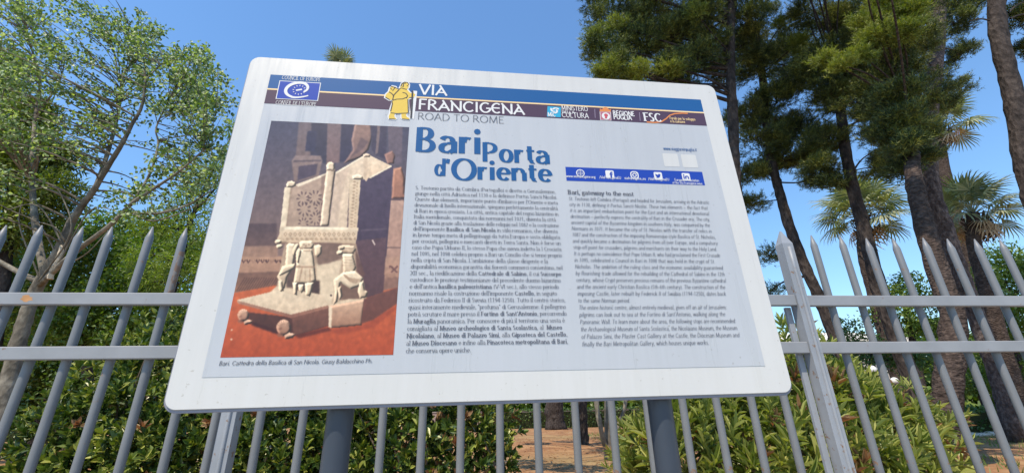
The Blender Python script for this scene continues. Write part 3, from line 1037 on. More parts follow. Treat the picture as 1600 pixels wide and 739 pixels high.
def swirl(b):
    c = c3(122, 152)
    for a0, r_ in ((20, .011), (140, .0105), (260, .010)):
        t = np.radians(np.linspace(a0, a0 + 130, 14))
        rr_ = np.linspace(r_, r_ * .35, 14)
        stroke2(b, np.stack([c[0] + rr_ * np.cos(t), c[1] + rr_ * np.sin(t) * .9], 1), .0052, .0036, NP + .0009)
    line_px(b, "MiC", 855.5, 182.5, 868, .019, S_LB, NP + .0011, y1=183)


part("ministry_swirl", i_white, swirl)
part("ministry_lettering", i_white, lambda b: (
    line_px(b, "MINISTERO", 877, 172.3, 918.5, .0215, S_LG, NT, y1=174),
    line_px(b, "DELLA", 877.5, 177.5, 897.5, .013, S_LG, NT, y1=178),
    line_px(b, "CULTURA", 877.5, 183.6, 920, .0245, S_LG, NT, y1=185.8)))
m_lilac = prt("ink_lilac", (0.25, 0.2, 0.27))
part("divider_line", m_lilac, lambda b: stroke2(b, [c3(410, 142), c3(414, 206)], .0018, .0018, NP + .0006))
part("divider_line", m_lilac, lambda b: stroke2(b, [c3(732, 166), c3(738, 228)], .0018, .0018, NP + .0006))
part("region_shield", i_white, lambda b: (ppoly(b, [(446, 158), (526, 162), (530, 226), (450, 222)], NP + .0005)))
part("region_shield_field", prt("ink_rose", (0.42, 0.15, 0.20)), lambda b: (ppoly(b, [(450, 162), (522, 166), (526, 223), (453, 219)], NP + .0008)))
part("region_crown", i_orange, lambda b: (ppoly(b, [(446, 160), (448, 138), (462, 146), (474, 132), (488, 128), (502, 134), (514, 148), (526, 142), (526, 163)], NP + .0007)))
part("region_disc", i_white, lambda b: disc(b, c3(491, 194), .0112, NP + .0011))
part("region_tree", i_red, lambda b: (disc(b, c3(491, 188), .0052, NP + .0014, 10), ppoly(b, [(486, 190), (496, 190), (500, 212), (482, 212)], NP + .0013)))
part("region_lettering", i_white, lambda b: (
    line_px(b, "REGIONE", 957.5, 180.3, 991.5, .0215, S_LB, NT, y1=182),
    line_px(b, "PUGLIA", 958.5, 186.7, 987, .0215, S_LB, NT, y1=188)))
part("fund_lettering", i_white, lambda b: (
    line_px(b, "FSC", 1006, 189.5, 1034, .039, style(.15, .06, True, 0, 20), NT, y1=190.6)))
part("fund_swoosh", i_orange, lambda b: stroke2(b, [c3(785, 236), c3(840, 240), c3(890, 234), c3(925, 212), c3(950, 188), c3(985, 176), c3(1040, 172), c3(1080, 174)], .0030, .0040, NP + .0007))
part("fund_small_lettering", i_gold, lambda b: (
    line_px(b, "Fondo per lo sviluppo", 1046, 187, 1086, .013, S_LG, NT, y1=188.5), line_px(b, "e la coesione", 1047, 191.8, 1070, .013, S_LG, NT, y1=192.6)))

# ---- blue contact bar with five icons
BQ = [c3(200, 555), c3(1190, 598), c3(1202, 694), c3(206, 656)]
bu0, bu1 = (BQ[0][0] + BQ[3][0]) / 2, (BQ[1][0] + BQ[2][0]) / 2
bv0, bv1 = (BQ[2][1] + BQ[3][1]) / 2, (BQ[0][1] + BQ[1][1]) / 2
part("contact_bar", i_royal, lambda b: poly2(b, [(bu0, bv0), (bu1, bv0), (bu1, bv1), (bu0, bv1)], NP + .0003))
IC = [c3(306, 596), c3(518, 604), c3(696, 611), c3(866, 617), c3(1068, 627)]
vi = bv1 - (bv1 - bv0) * .42
IC = [np.array([c[0], vi]) for c in IC]
h_ = .0105


def icon_base(k):
    def fn(b):
        if k == 0:
            disc(b, IC[0], h_, NP + .0006, 22)
        elif k == 2:
            t = rrect(IC[2][0] - h_ * .86, IC[2][1] - h_ * .86, IC[2][0] + h_ * .86, IC[2][1] + h_ * .86, .006, 5)
            stroke2(b, t + [t[0]], .0028, .0028, NP + .0006)
            a = np.linspace(0, 2 * math.pi, 20)
            stroke2(b, np.stack([IC[2][0] + .0045 * np.cos(a), IC[2][1] + .0045 * np.sin(a)], 1), .0024, .0024, NP + .0006)
            disc(b, IC[2] + np.array([.0052, .0052]), .0013, NP + .0007, 8)
        else:
            poly2(b, rrect(IC[k][0] - h_, IC[k][1] - h_, IC[k][0] + h_, IC[k][1] + h_, .0032, 4), NP + .0006)
    return fn


def icon_mark(k):
    c = IC[k]

    def fn(b):
        if k == 0:
            for r_ in (.0075, .0035):
                a = np.linspace(0, 2 * math.pi, 20)
                stroke2(b, np.stack([c[0] + r_ * np.cos(a), c[1] + .0075 * np.sin(a)], 1), .0013, .0013, NP + .0009)
            for d in (-.0035, 0, .0035):
                stroke2(b, [(c[0] - .007, c[1] + d), (c[0] + .007, c[1] + d)], .0012, .0012, NP + .0010)
        elif k == 1:
            stroke2(b, [(c[0] + .0028, c[1] - .0105), (c[0] + .0028, c[1] + .001), (c[0] + .003, c[1] + .0045), (c[0] + .0072, c[1] + .0058)], .0040, .0030, NP + .0009)
            stroke2(b, [(c[0] - .001, c[1] - .0003), (c[0] + .007, c[1] - .0003)], .0028, .0028, NP + .0010)
        elif k == 3:
            s = .00062
            bird = [(-11, -8), (-4, -10), (3, -8), (8, -2), (9, 4), (11, 7), (8, 7), (6, 9), (2, 8), (0, 4), (-5, 5), (-10, 9), (-11, 4), (-9, 1), (-11, 2), (-9, -2), (-6, -4), (-8, -4), (-5, -7)]
            poly2(b, [(c[0] + x * s, c[1] + y * s) for x, y in bird], NP + .0009)
        elif k == 4:
            stroke2(b, [(c[0] - .0058, c[1] - .0062), (c[0] - .0058, c[1] + .0022)], .0030, .0030, NP + .0009)
            disc(b, c + np.array([-.0058, .0052]), .0019, NP + .0009, 8)
            stroke2(b, [(c[0] - .0015, c[1] - .0062), (c[0] - .0015, c[1] + .0022)], .0030, .0030, NP + .0009)
            stroke2(b, [(c[0] - .0015, c[1] - .001), (c[0] + .001, c[1] + .0018), (c[0] + .0045, c[1] + .0012), (c[0] + .0056, c[1] - .002), (c[0] + .0056, c[1] - .0062)], .0028, .0028, NP + .0010)
    return fn


for k in range(5):
    part("contact_icon", i_white, icon_base(k))
    if k != 2:
        part("icon_symbol", i_royal, icon_mark(k))


def ic_txt(b):
    for k, (t, w) in enumerate((("www.viefrancigene.org", .072), ("@ViaFrancigenaEU", .054), ("viafrancigena_eu", .054), ("@ViaFrancigenaEU", .054), ("European Association", .064))):
        set_line(b, t.replace('@', '/'), IC[k][0] - w / 2, bv0 + .0092, .0105, w, S_LG, n=NT)
    w = .078
    set_line(b, "of the Via Francigena ways", IC[4][0] - w / 2, bv0 + .0012, .0095, w, S_LG, n=NT)


part("contact_lettering", i_white, ic_txt)


# ---- the printed photograph: a carved stone chair, as coloured print on a fine grid
def c4(x, y):
    return uv(340 + x / 1.847, 180 + y / 1.847)


PQ = [c4(155, 17), c4(552, 35), c4(508, 692), c4(10, 698)]
pu0, pu1 = (PQ[0][0] + PQ[3][0]) / 2, (PQ[1][0] + PQ[2][0]) / 2
pv0, pv1 = (PQ[2][1] + PQ[3][1]) / 2, (PQ[0][1] + PQ[1][1]) / 2
GW, GH = 280, 385
gx, gy = np.meshgrid((np.arange(GW) + .5) / GW, (np.arange(GH) + .5) / GH)        # y down


def blur(a, k):
    for _ in range(k):
        p = np.pad(a, 1, mode='edge')
        a = (p[1:-1, 1:-1] * 2 + p[:-2, 1:-1] + p[2:, 1:-1] + p[1:-1, :-2] + p[1:-1, 2:]) / 6
    return a


def vnoise(s, seed):
    g = np.random.default_rng(seed)
    n = g.normal(size=(GH, GW))
    for _ in range(1):
        n = blur(n, s)
    return n / (n.std() + 1e-9)


IMG = np.zeros((GH, GW, 3))


def cA(x, y):                       # two enlarged views of the picture -> board
    return uv(420 + x / 4.105, 220 + y / 4.106)


def cB(x, y):
    return uv(340 + x / 3.693, 360 + y / 3.695)


def mask(P, soft=1, f=c4):
    Q = np.array([f(*p) for p in P])
    P = np.stack([(Q[:, 0] - pu0) / (pu1 - pu0), (pv1 - Q[:, 1]) / (pv1 - pv0)], 1)
    ins = np.zeros((GH, GW), bool)
    n = len(P)
    for i in range(n):
        x0, y0 = P[i]
        x1, y1 = P[(i + 1) % n]
        if y0 != y1:
            ins ^= ((gy >= min(y0, y1)) & (gy < max(y0, y1))) & (gx < x0 + (gy - y0) / (y1 - y0) * (x1 - x0))
    return blur(ins.astype(float), soft), P


def paint(P, c, c2=None, soft=1, alpha=1.0, vert=True, rnd=0.0, rb=8, f=c4):
    """fill an outline; c -> c2 across it; rnd rounds it off with light from the upper left, as the printed stone has"""
    m_, q = mask(P, soft, f)
    c = np.array(c, float) * np.ones((GH, GW, 3))
    if c2 is not None:
        a = gy if vert else gx
        lo, hi = (q[:, 1].min(), q[:, 1].max()) if vert else (q[:, 0].min(), q[:, 0].max())
        t = np.clip((a - lo) / (hi - lo), 0, 1)[..., None]
        c = c * (1 - t) + np.array(c2, float) * t
    if rnd:
        b_ = blur(m_, rb)
        g1, g0 = np.gradient(b_)
        c = c * np.clip(1 + rnd * 10 * (g0 * .8 + g1 * .6), .35, 1.22)[..., None]
    m_ = (m_ * alpha)[..., None]
    IMG[:] = IMG * (1 - m_) + c * m_


def A(P, c, c2=None, **k):
    paint(P, c, c2, f=cA, **k)


def B(P, c, c2=None, **k):
    paint(P, c, c2, f=cB, **k)


gr = np.clip(gy * 1.8, 0, 1)[..., None]
IMG[:] = np.array([74, 74, 98.0]) * (1 - gr) + np.array([132, 108, 104.0]) * gr
# dim church wall with niches, statues and a panel
paint([(236, 18), (300, 20), (286, 118), (226, 128)], (112, 100, 110), (128, 108, 108), soft=4)
paint([(272, 20), (352, 22), (340, 150), (268, 128)], (66, 62, 80), soft=4)
A([(250, -60), (310, -60), (300, 70), (235, 70)], (62, 60, 84), soft=3)
A([(150, 130), (175, 95), (335, 100), (345, 130), (325, 215), (320, 235), (165, 265)], (146, 126, 126), (134, 112, 108), soft=3)
A([(195, 165), (315, 150), (305, 220), (185, 258)], (86, 74, 90), soft=3)
A([(160, 128), (340, 124), (340, 134), (158, 140)], (100, 86, 94), soft=2)
A([(380, -160), (470, -160), (460, 140), (370, 150)], (120, 104, 112), (128, 104, 106), soft=3)
A([(470, -160), (560, -160), (520, 130), (455, 140)], (64, 60, 82), soft=4)
A([(560, -140), (650, -130), (670, -40), (640, 60), (590, 110), (480, 148), (540, 60), (530, 0)], (152, 122, 114), (128, 102, 100), soft=2, rnd=.5)
A([(590, -20), (640, 10), (600, 60), (520, 110), (560, 60)], (98, 80, 88), soft=3, alpha=.7)
A([(650, -140), (760, -150), (750, 120), (690, 100), (660, 60)], (70, 64, 84), soft=4)
A([(700, -150), (720, -150), (700, 80), (684, 90)], (128, 110, 114), soft=2)
A([(760, -140), (860, -140), (850, 150), (800, 160), (770, 80)], (106, 94, 108), soft=3)
A([(740, 90), (790, 66), (810, 96), (800, 150), (760, 150)], (148, 112, 104), soft=2, rnd=.4)
A([(800, 180), (850, 170), (870, 240), (868, 372), (785, 372)], (176, 128, 108), (158, 112, 96), soft=2, rnd=.5)
A([(780, 378), (866, 378), (850, 760), (750, 760)], (184, 150, 138), (176, 138, 124), soft=2)
A([(782, 372), (868, 370), (866, 382), (780, 384)], (96, 76, 80), soft=1)
A([(752, 680), (850, 680), (850, 690), (752, 690)], (120, 96, 92), soft=1)
# left: plinth course, frieze strip, shaded steps
B([(175, -40), (345, -40), (345, 90), (150, 95)], (92, 74, 78), (108, 84, 80), soft=4)
B([(150, 92), (350, 88), (350, 150), (140, 155)], (150, 118, 104), (164, 128, 110), soft=3)
B([(135, 150), (385, 150), (370, 240), (110, 250)], (182, 142, 120), (170, 130, 110), soft=2)
for k in range(9):
    x = 140 + k * 27
    B([(x, 172), (x + 8, 166), (x + 16, 180), (x + 22, 166), (x + 26, 174), (x + 12, 192)], (84, 58, 56), soft=1, alpha=.9 if k not in (2, 6) else .2)
B([(110, 246), (360, 236), (345, 330), (92, 356)], (122, 90, 78), (140, 98, 78), soft=3)
for k in range(17):
    x = 130 + k * 14
    B([(x + 28, 272), (x + 33, 272), (x - 14, 348), (x - 20, 350)], (78, 52, 48), soft=1, alpha=.75)
B([(960, 160), (1060, 150), (1040, 345), (950, 350)], (184, 146, 128), (160, 118, 100), soft=3)
for P in ([(990, 205), (1000, 200), (1040, 240), (1032, 246)], [(1036, 200), (1044, 206), (1004, 246), (996, 240)], [(988, 202), (996, 202), (996, 216), (988, 216)]):
    B(P, (118, 82, 78), soft=1)
B([(950, 275), (1060, 265), (1050, 345), (940, 350)], (140, 104, 92), soft=4)
# orange carpet
B([(92, 360), (330, 318), (620, 340), (960, 345), (1060, 325), (1010, 740), (0, 740)], (202, 104, 64), (172, 72, 42), soft=2)
B([(960, 350), (1050, 335), (1040, 420), (930, 440)], (170, 96, 74), soft=5, alpha=.7)
# cast shade beside and under
B([(830, 545), (1040, 425), (1045, 440), (900, 560), (700, 600), (640, 575)], (150, 66, 44), soft=6, alpha=.7)
B([(180, 500), (380, 560), (350, 600), (200, 545)], (70, 34, 30), soft=3)
B([(440, 600), (640, 556), (660, 575), (470, 622)], (96, 42, 32), soft=4, alpha=.9)
# dark right flank, upper and lower
A([(585, 255), (640, 240), (796, 160), (775, 480), (752, 740), (545, 740), (565, 600)], (82, 72, 94), (78, 62, 78), soft=1, vert=True)
A([(590, 570), (760, 560), (760, 570), (590, 580)], (112, 96, 110), soft=2, alpha=.6)
B([(795, 60), (975, 40), (955, 360), (860, 390), (820, 250)], (98, 74, 82), (92, 64, 66), soft=2)
B([(888, 56), (896, 54), (910, 80), (904, 86)], (216, 196, 190), soft=1)
# inner back, gable with its lit right slope
A([(430, 205), (605, 100), (640, 90), (700, 130), (610, 250), (580, 240), (520, 250), (500, 560), (390, 560)], (228, 206, 186), (222, 198, 176), soft=1)
A([(430, 205), (520, 160), (470, 350), (440, 560), (380, 560)], (206, 182, 166), soft=5, alpha=.8)
A([(604, 104), (640, 92), (788, 164), (690, 212), (640, 240), (624, 262), (606, 240), (616, 190)], (236, 214, 192), (226, 198, 172), soft=1)
A([(606, 110), (630, 100), (640, 180), (626, 250), (608, 236)], (208, 184, 164), soft=2, alpha=.7)
A([(430, 203), (604, 100), (606, 108), (432, 214)], (248, 234, 214), soft=1)
A([(640, 236), (786, 160), (788, 168), (650, 244)], (250, 234, 210), soft=1)
A([(604, 92), (626, 82), (652, 92), (650, 106), (610, 108)], (224, 196, 176), soft=1, rnd=.5)
# left pierced side in half shade
A([(120, 300), (380, 212), (370, 540), (112, 556)], (186, 160, 146), (176, 150, 134), soft=1)
A([(175, 284), (372, 208), (374, 222), (190, 298)], (240, 222, 202), soft=1)
A([(340, 230), (376, 214), (350, 545), (325, 545)], (150, 124, 114), soft=4, alpha=.8)
for cx, cy, r_ in ((298, 366, 52), (228, 440, 52), (222, 372, 50), (300, 500, 46), (224, 530, 40), (330, 432, 40)):
    for k in range(9):
        a = k / 9 * 2 * math.pi + .3
        ca, sa = math.cos(a), math.sin(a)
        P = [(cx + (ca * u - sa * w) * .92, cy + (sa * u + ca * w)) for u, w in ((r_ * .42, 0), (r_ * .66, 5.5), (r_ * .9, 5), (r_ * .98, 0), (r_ * .9, -5), (r_ * .66, -5.5))]
        if all(p[1] < 552 and p[0] < 352 for p in P):
            A(P, (104, 84, 84), soft=1, alpha=.92)
# front left post, turned middle post, carved right post
A([(104, 300), (150, 296), (116, 556), (76, 560)], (240, 222, 200), (230, 208, 184), soft=1, vert=False)
A([(142, 300), (152, 298), (122, 550), (112, 556)], (160, 134, 118), soft=2, alpha=.8)
A([(372, 180), (428, 184), (386, 545), (330, 545)], (228, 206, 186), (206, 180, 158), soft=1, vert=False, rnd=.5)
A([(516, 246), (590, 252), (560, 640), (510, 640)], (224, 202, 178), (212, 186, 160), soft=1)
for k in range(17):
    y = 264 + k * 21
    x = 556 - k * 1.5
    A([(x - 18, y), (x - 6, y - 7), (x + 6, y), (x - 6, y + 7)], (168, 140, 120), soft=1, alpha=.8)
    A([(x + 6, y + 10), (x + 14, y + 4), (x + 20, y + 11), (x + 13, y + 17)], (180, 152, 130), soft=1, alpha=.8)
for P, rr_ in (([(114, 284), (124, 264), (150, 258), (174, 270), (176, 290), (150, 302), (118, 300)], .8), ([(370, 160), (382, 140), (402, 136), (422, 150), (426, 178), (420, 196), (374, 192)], .8),
               ([(536, 226), (570, 214), (600, 228), (606, 246), (580, 252), (538, 250)], .6)):
    A(P, (228, 206, 184), soft=1, rnd=rr_, rb=6)
A([(372, 186), (426, 188), (426, 196), (372, 194)], (166, 140, 124), soft=1, alpha=.7)
# carved front rail
A([(74, 555), (112, 550), (500, 556), (575, 560), (556, 668), (300, 655), (52, 655), (56, 630), (70, 600)], (232, 210, 186), (206, 178, 152), soft=1)
A([(112, 552), (510, 556), (510, 570), (100, 568)], (248, 234, 212), soft=2)
for k in range(15):
    x = 96 + k * 31
    A([(x, 600), (x + 13, 584), (x + 26, 598), (x + 14, 616)], (176, 148, 126), soft=1, alpha=.85)
    A([(x + 8, 600), (x + 13, 593), (x + 18, 600), (x + 13, 606)], (236, 214, 190), soft=1, alpha=.8)
    A([(x + 14, 628), (x + 24, 620), (x + 34, 630), (x + 24, 640)], (168, 140, 118), soft=1, alpha=.8)
    A([(x - 6, 632), (x + 2, 624), (x + 8, 634), (x, 642)], (186, 158, 134), soft=1, alpha=.8)
A([(52, 648), (556, 660), (556, 672), (52, 664)], (150, 120, 102), soft=2, alpha=.8)
# block and back of the recess
B([(390, 75), (800, 80), (835, 260), (860, 400), (640, 440), (560, 385), (310, 355), (345, 320)], (176, 148, 128), (206, 180, 156), soft=2)
B([(570, 190), (720, 170), (690, 300), (650, 430), (580, 370)], (222, 200, 176), soft=4)
B([(560, 70), (720, 76), (720, 160), (640, 190), (580, 200)], (122, 96, 86), soft=5, alpha=.9)
B([(400, 80), (470, 90), (450, 330), (400, 330)], (92, 70, 64), soft=4, alpha=.9)
B([(440, 280), (590, 290), (590, 370), (440, 345)], (72, 52, 48), soft=4, alpha=.95)
B([(795, 100), (850, 250), (835, 290), (800, 230)], (108, 78, 72), soft=4)
B([(700, 300), (830, 310), (820, 395), (700, 400)], (116, 86, 74), soft=4, alpha=.9)
# plinth: lit top, front with rounded corner, dark right side
B([(310, 350), (345, 322), (600, 370), (640, 430), (760, 395), (850, 395), (840, 420), (690, 440), (640, 440), (420, 395)], (220, 196, 172), soft=2)
B([(636, 436), (690, 426), (850, 396), (830, 545), (660, 562), (640, 555)], (208, 172, 148), (166, 120, 98), soft=1, rnd=.4)
B([(844, 394), (1045, 325), (1035, 420), (900, 512), (826, 540)], (118, 76, 68), (104, 62, 52), soft=2)
B([(636, 436), (662, 438), (656, 560), (636, 552)], (238, 214, 190), soft=2)
ST, S2 = (236, 216, 192), (206, 178, 152)
K = dict(soft=1, rnd=.65, rb=7)
# left bearer, seen from behind the arm
B([(400, 85), (412, 72), (450, 80), (446, 150), (440, 210), (405, 270), (390, 330), (372, 350), (352, 335), (360, 290), (344, 268), (358, 245), (392, 200)], ST, S2, **K)
B([(430, 120), (446, 84), (462, 74), (472, 88), (455, 130), (440, 150)], ST, S2, **K)
B([(375, 205), (446, 190), (452, 215), (410, 240), (362, 262), (352, 262)], (226, 202, 176), **K)
B([(352, 290), (375, 285), (384, 350), (358, 352)], ST, S2, **K)
# front bearer with long tunic
B([(470, 70), (490, 58), (545, 62), (560, 85), (545, 108), (500, 112), (478, 95)], ST, S2, **K)
B([(455, 130), (480, 108), (545, 108), (556, 150), (570, 290), (540, 305), (470, 308), (440, 300), (456, 200)], ST, (214, 188, 162), **K)
B([(556, 88), (585, 80), (604, 92), (600, 135), (578, 155), (562, 140)], ST, S2, **K)
B([(455, 120), (470, 100), (486, 120), (470, 190), (456, 180)], ST, S2, **K)
B([(434, 300), (462, 300), (460, 372), (440, 368)], ST, S2, **K)
B([(505, 302), (556, 298), (545, 350), (535, 380), (508, 372)], ST, S2, **K)
B([(466, 312), (498, 312), (502, 345), (486, 360), (468, 345)], ST, S2, **K)
for P in ([(452, 202), (560, 206), (562, 218), (454, 214)], [(486, 210), (494, 210), (476, 300), (468, 300)], [(530, 220), (536, 220), (540, 300), (532, 300)], [(492, 112), (540, 112), (536, 120), (496, 120)], [(506, 230), (510, 230), (508, 298), (504, 298)]):
    B(P, (158, 126, 106), soft=2, alpha=.75)
for P in ([(492, 80), (504, 78), (504, 84), (494, 86)], [(524, 78), (536, 80), (534, 86), (524, 84)], [(508, 84), (516, 84), (514, 96), (506, 96)], [(502, 100), (524, 100), (522, 104), (504, 104)]):
    B(P, (150, 118, 100), soft=1, alpha=.7)
# kneeling bearer at the right
B([(700, 95), (720, 84), (786, 88), (800, 110), (780, 140), (720, 132), (696, 118)], (226, 202, 178), S2, **K)
B([(722, 135), (780, 135), (800, 215), (780, 250), (725, 245)], ST, S2, **K)
B([(668, 285), (725, 240), (790, 232), (842, 275), (820, 320), (770, 338), (710, 300), (700, 350), (692, 410), (668, 430), (676, 350)], ST, S2, **K)
B([(818, 300), (840, 290), (850, 345), (866, 352), (862, 385), (820, 392), (808, 350)], ST, S2, **K)
B([(690, 330), (712, 320), (722, 380), (704, 400)], (210, 184, 160), **K)
for k in range(7):
    t = k / 6
    B([(728 + 10 * t, 250 + 10 * t), (760 + 10 * t, 270 + 22 * t), (832 - 30 * t, 282 + 20 * t), (830 - 30 * t, 288 + 20 * t), (758 + 10 * t, 278 + 22 * t), (724 + 10 * t, 256 + 10 * t)], (172, 142, 120), soft=1, alpha=.55)
for k in range(4):
    y = 150 + k * 16
    B([(728, y), (790 + k * 2, y + 4), (790 + k * 2, y + 8), (728, y + 5)], (184, 156, 134), soft=1, alpha=.6)
for P in ([(712, 100), (790, 102), (790, 108), (712, 106)], [(700, 116), (784, 120), (784, 126), (700, 122)]):
    B(P, (160, 130, 112), soft=1, alpha=.7)
B([(650, 370), (660, 368), (662, 378), (652, 380)], (60, 44, 42), soft=1)
# leaf knobs at the rail's ends
for cx, cy in ((360, 92), (352, 66), (715, 100), (705, 128)):
    B([(cx + 20 * math.cos(a), cy + 14 * math.sin(a)) for a in np.arange(10) / 10 * 6.283], ST, S2, **K)
# footstool slab on two crouching lion feet
B([(180, 470), (440, 500), (640, 436), (640, 550), (430, 610), (350, 575), (190, 520)], (92, 56, 46), (76, 42, 36), soft=2)
B([(430, 500), (638, 438), (640, 545), (440, 605)], (128, 84, 70), (98, 60, 50), soft=2)
B([(116, 400), (345, 345), (640, 428), (640, 440), (430, 498), (120, 412)], (232, 210, 186), (214, 188, 164), soft=1)
B([(114, 402), (425, 484), (640, 430), (640, 446), (428, 504), (120, 420)], (176, 132, 112), (140, 92, 78), soft=1)
for cx, cy, s in ((152, 490, .86), (384, 560, 1.06)):
    B([(cx + (40 * math.cos(a)) * s, cy + (44 * math.sin(a)) * s) for a in np.arange(18) / 18 * 6.283], (214, 174, 150), (150, 102, 84), soft=1, rnd=1.3, rb=8)
    for k in range(7):
        a = 3.6 + k * .36
        B([(cx + r_ * s * math.cos(a + d), cy + r_ * s * math.sin(a + d)) for r_, d in ((18, 0), (38, -.05), (40, .06), (20, .12))], (140, 98, 84), soft=1, alpha=.55)
    B([(cx - 30 * s, cy + 4 * s), (cx - 12 * s, cy - 4 * s), (cx - 8 * s, cy + 8 * s), (cx - 26 * s, cy + 14 * s)], (120, 80, 68), soft=2, alpha=.6)
    B([(cx + 2 * s, cy + 40 * s), (cx + 30 * s, cy + 26 * s), (cx + 62 * s, cy + 34 * s), (cx + 50 * s, cy + 56 * s), (cx + 6 * s, cy + 62 * s)], (216, 180, 158), (150, 108, 90), soft=1, rnd=1.0, rb=6)
    B([(cx - 40 * s, cy + 28 * s), (cx - 6 * s, cy + 34 * s), (cx - 2 * s, cy + 52 * s), (cx - 34 * s, cy + 48 * s)], (140, 92, 76), soft=2, alpha=.8)
for x, y in ((84, 572), (82, 626)):
    B([(x - 6, y), (x, y - 6), (x + 8, y), (x, y + 6)], (226, 190, 170), soft=1)
IMG *= (1 + 0.010 * vnoise(2, 1) + 0.030 * vnoise(14, 2))[..., None]
IMG = np.clip(IMG, 0, 255) / 255
LIN = np.where(IMG <= .04045, IMG / 12.92, ((IMG + .055) / 1.055) ** 2.4)
vx, vy = np.meshgrid(pu0 + (pu1 - pu0) * np.arange(GW) / (GW - 1), pv1 - (pv1 - pv0) * np.arange(GH) / (GH - 1))
V = bw(np.stack([vx, vy], -1).reshape(-1, 2), NP + .0004) - SO
ii = np.arange(GH - 1)[:, None] * GW + np.arange(GW - 1)[None, :]
m_photo, nt, bs = mat_new("photo_ink")
at_n = nt.nodes.new("ShaderNodeVertexColor")
at_n.layer_name = "print"
nt.links.new(at_n.outputs[0], bs.inputs["Base Color"])
bs.inputs["Roughness"].default_value = 0.32
bs.inputs["Specular IOR Level"].default_value = 0.4
me = np_mesh("printed_photo", V, np.stack([ii, ii + GW, ii + GW + 1, ii + 1], -1).reshape(-1, 4), m_photo)
ca = me.attributes.new("print", 'FLOAT_COLOR', 'POINT')
ca.data.foreach_set("color", np.concatenate([LIN.reshape(-1, 3) * np.array([.84, .80, .70]), np.ones((GW * GH, 1))], 1).astype(np.float32).ravel())
o = link("printed_photo", me, SIGN)
o['label'] = "printed photograph of a pale carved stone throne on an orange carpet"


# ------------------------------------------------------------------ foliage builders
def unit(a):
    return a / (np.linalg.norm(a, axis=-1, keepdims=True) + 1e-9)


T_LEAF = (np.array([(0, 0, 0), (.35, .5, .12), (.75, .38, .08), (1, 0, -.05), (.75, -.38, .08), (.35, -.5, .12)], float), np.array([(0, 3, 2, 1), (0, 5, 4, 3)]))
T_DIA = (np.array([(0, 0, 0), (.45, .5, .1), (1, 0, 0), (.45, -.5, .1)], float), np.array([(0, 2, 1), (0, 3, 2)]))
T_NEED = (np.array([(0, .5, 0), (0, -.5, 0), (1, 0, 0)], float), np.array([(0, 1, 2)]))


def leaves(P, D, N, L, Wd, tmpl):
    """one leaf per row: base point P, direction D, facing N, length L, width Wd"""
    D = unit(D)
    S = unit(np.cross(N, D))
    N = np.cross(D, S)
    T, Fc = tmpl
    L = np.broadcast_to(L, (len(P),))
    Wd = np.broadcast_to(Wd, (len(P),))
    V = P[:, None] + T[None, :, :1] * (L[:, None, None] * D[:, None]) + T[None, :, 1:2] * (Wd[:, None, None] * S[:, None]) + T[None, :, 2:3] * (L[:, None, None] * N[:, None])
    Fi = Fc[None] + (np.arange(len(P)) * len(T))[:, None, None]
    return V.reshape(-1, 3), Fi.reshape(-1, Fc.shape[1])


def rdir(n, g):
    return unit(g.normal(size=(n, 3)))


def leaf_obj(name, V, F, mat, parent, origin):
    o = link(name, np_mesh(name, V - np.asarray(origin), F, mat), parent)
    o['kind'] = 'stuff'
    return o


def smooth_path(pts, k=6):
    """Catmull-Rom through 3-D points"""
    P = np.asarray(pts, float)
    if len(P) < 3:
        return np.array([P[0] + (P[-1] - P[0]) * t for t in np.linspace(0, 1, k)])
    Q = np.vstack([2 * P[0] - P[1], P, 2 * P[-1] - P[-2]])
    out = []
    for i in range(1, len(Q) - 2):
        for t in np.linspace(0, 1, k, endpoint=False):
            a, b, c, d = Q[i - 1], Q[i], Q[i + 1], Q[i + 2]
            out.append(.5 * ((2 * b) + (c - a) * t + (2 * a - 5 * b + 4 * c - d) * t * t + (3 * b - a - 3 * c + d) * t ** 3))
    out.append(P[-1])
    return np.array(out)


def px_path(rows, k=6):
    return smooth_path([at(*r) for r in rows], k)


def to_ground(path, z=ZG):
    """carry a path (top first) on down to the soil, in the direction it has"""
    p, q = path[-1], path[-2]
    d = p - q
    if p[2] <= z:
        return path
    n = max(2, int((p[2] - z) / 0.4))
    d = d / max(1e-6, -d[2]) if d[2] < -0.05 else np.array([0, 0, -1.0])
    d[:2] = np.clip(d[:2], -.25, .25)
    return np.vstack([path, [p + d * (p[2] - z + 0.05) * t for t in np.linspace(1 / n, 1, n)]])


def trunk(mb, path, r_top, r_bot, n=12, lump=.05, seed=1, flare=1.25):
    m = len(path)
    t = np.linspace(0, 1, m)
    rad = r_top + (r_bot - r_top) * t
    rad = rad * (1 + (flare - 1) * np.clip((t - .88) / .12, 0, 1))
    mb.tube(path, rad, n, True, lump, seed)


def twig_to(mb, nodes, rads, tgt, g, sag=.12, r_min=.004, n=4, k=6, rf=.5):
    """a curved branch from the best of the given nodes out to a target point"""
    d = tgt - nodes
    L = np.linalg.norm(d, axis=1)
    cost = L * (1 + 1.2 * np.clip(-(d[:, 2] / (L + 1e-6)) + .05, 0, 1))
    i = int(np.argmin(cost))
    a, r0 = nodes[i], min(rads[i] * rf, .006 + L[i] * .014)
    mid = (a + tgt) / 2 + g.normal(size=3) * L[i] * .08 + np.array([0, 0, L[i] * sag])
    t = np.linspace(0, 1, k)[:, None]
    P = (1 - t) ** 2 * a + 2 * t * (1 - t) * mid + t * t * tgt
    mb.tube(P, np.linspace(r0, r_min, k), n, False)
    return P, np.linspace(r0, r_min, k)


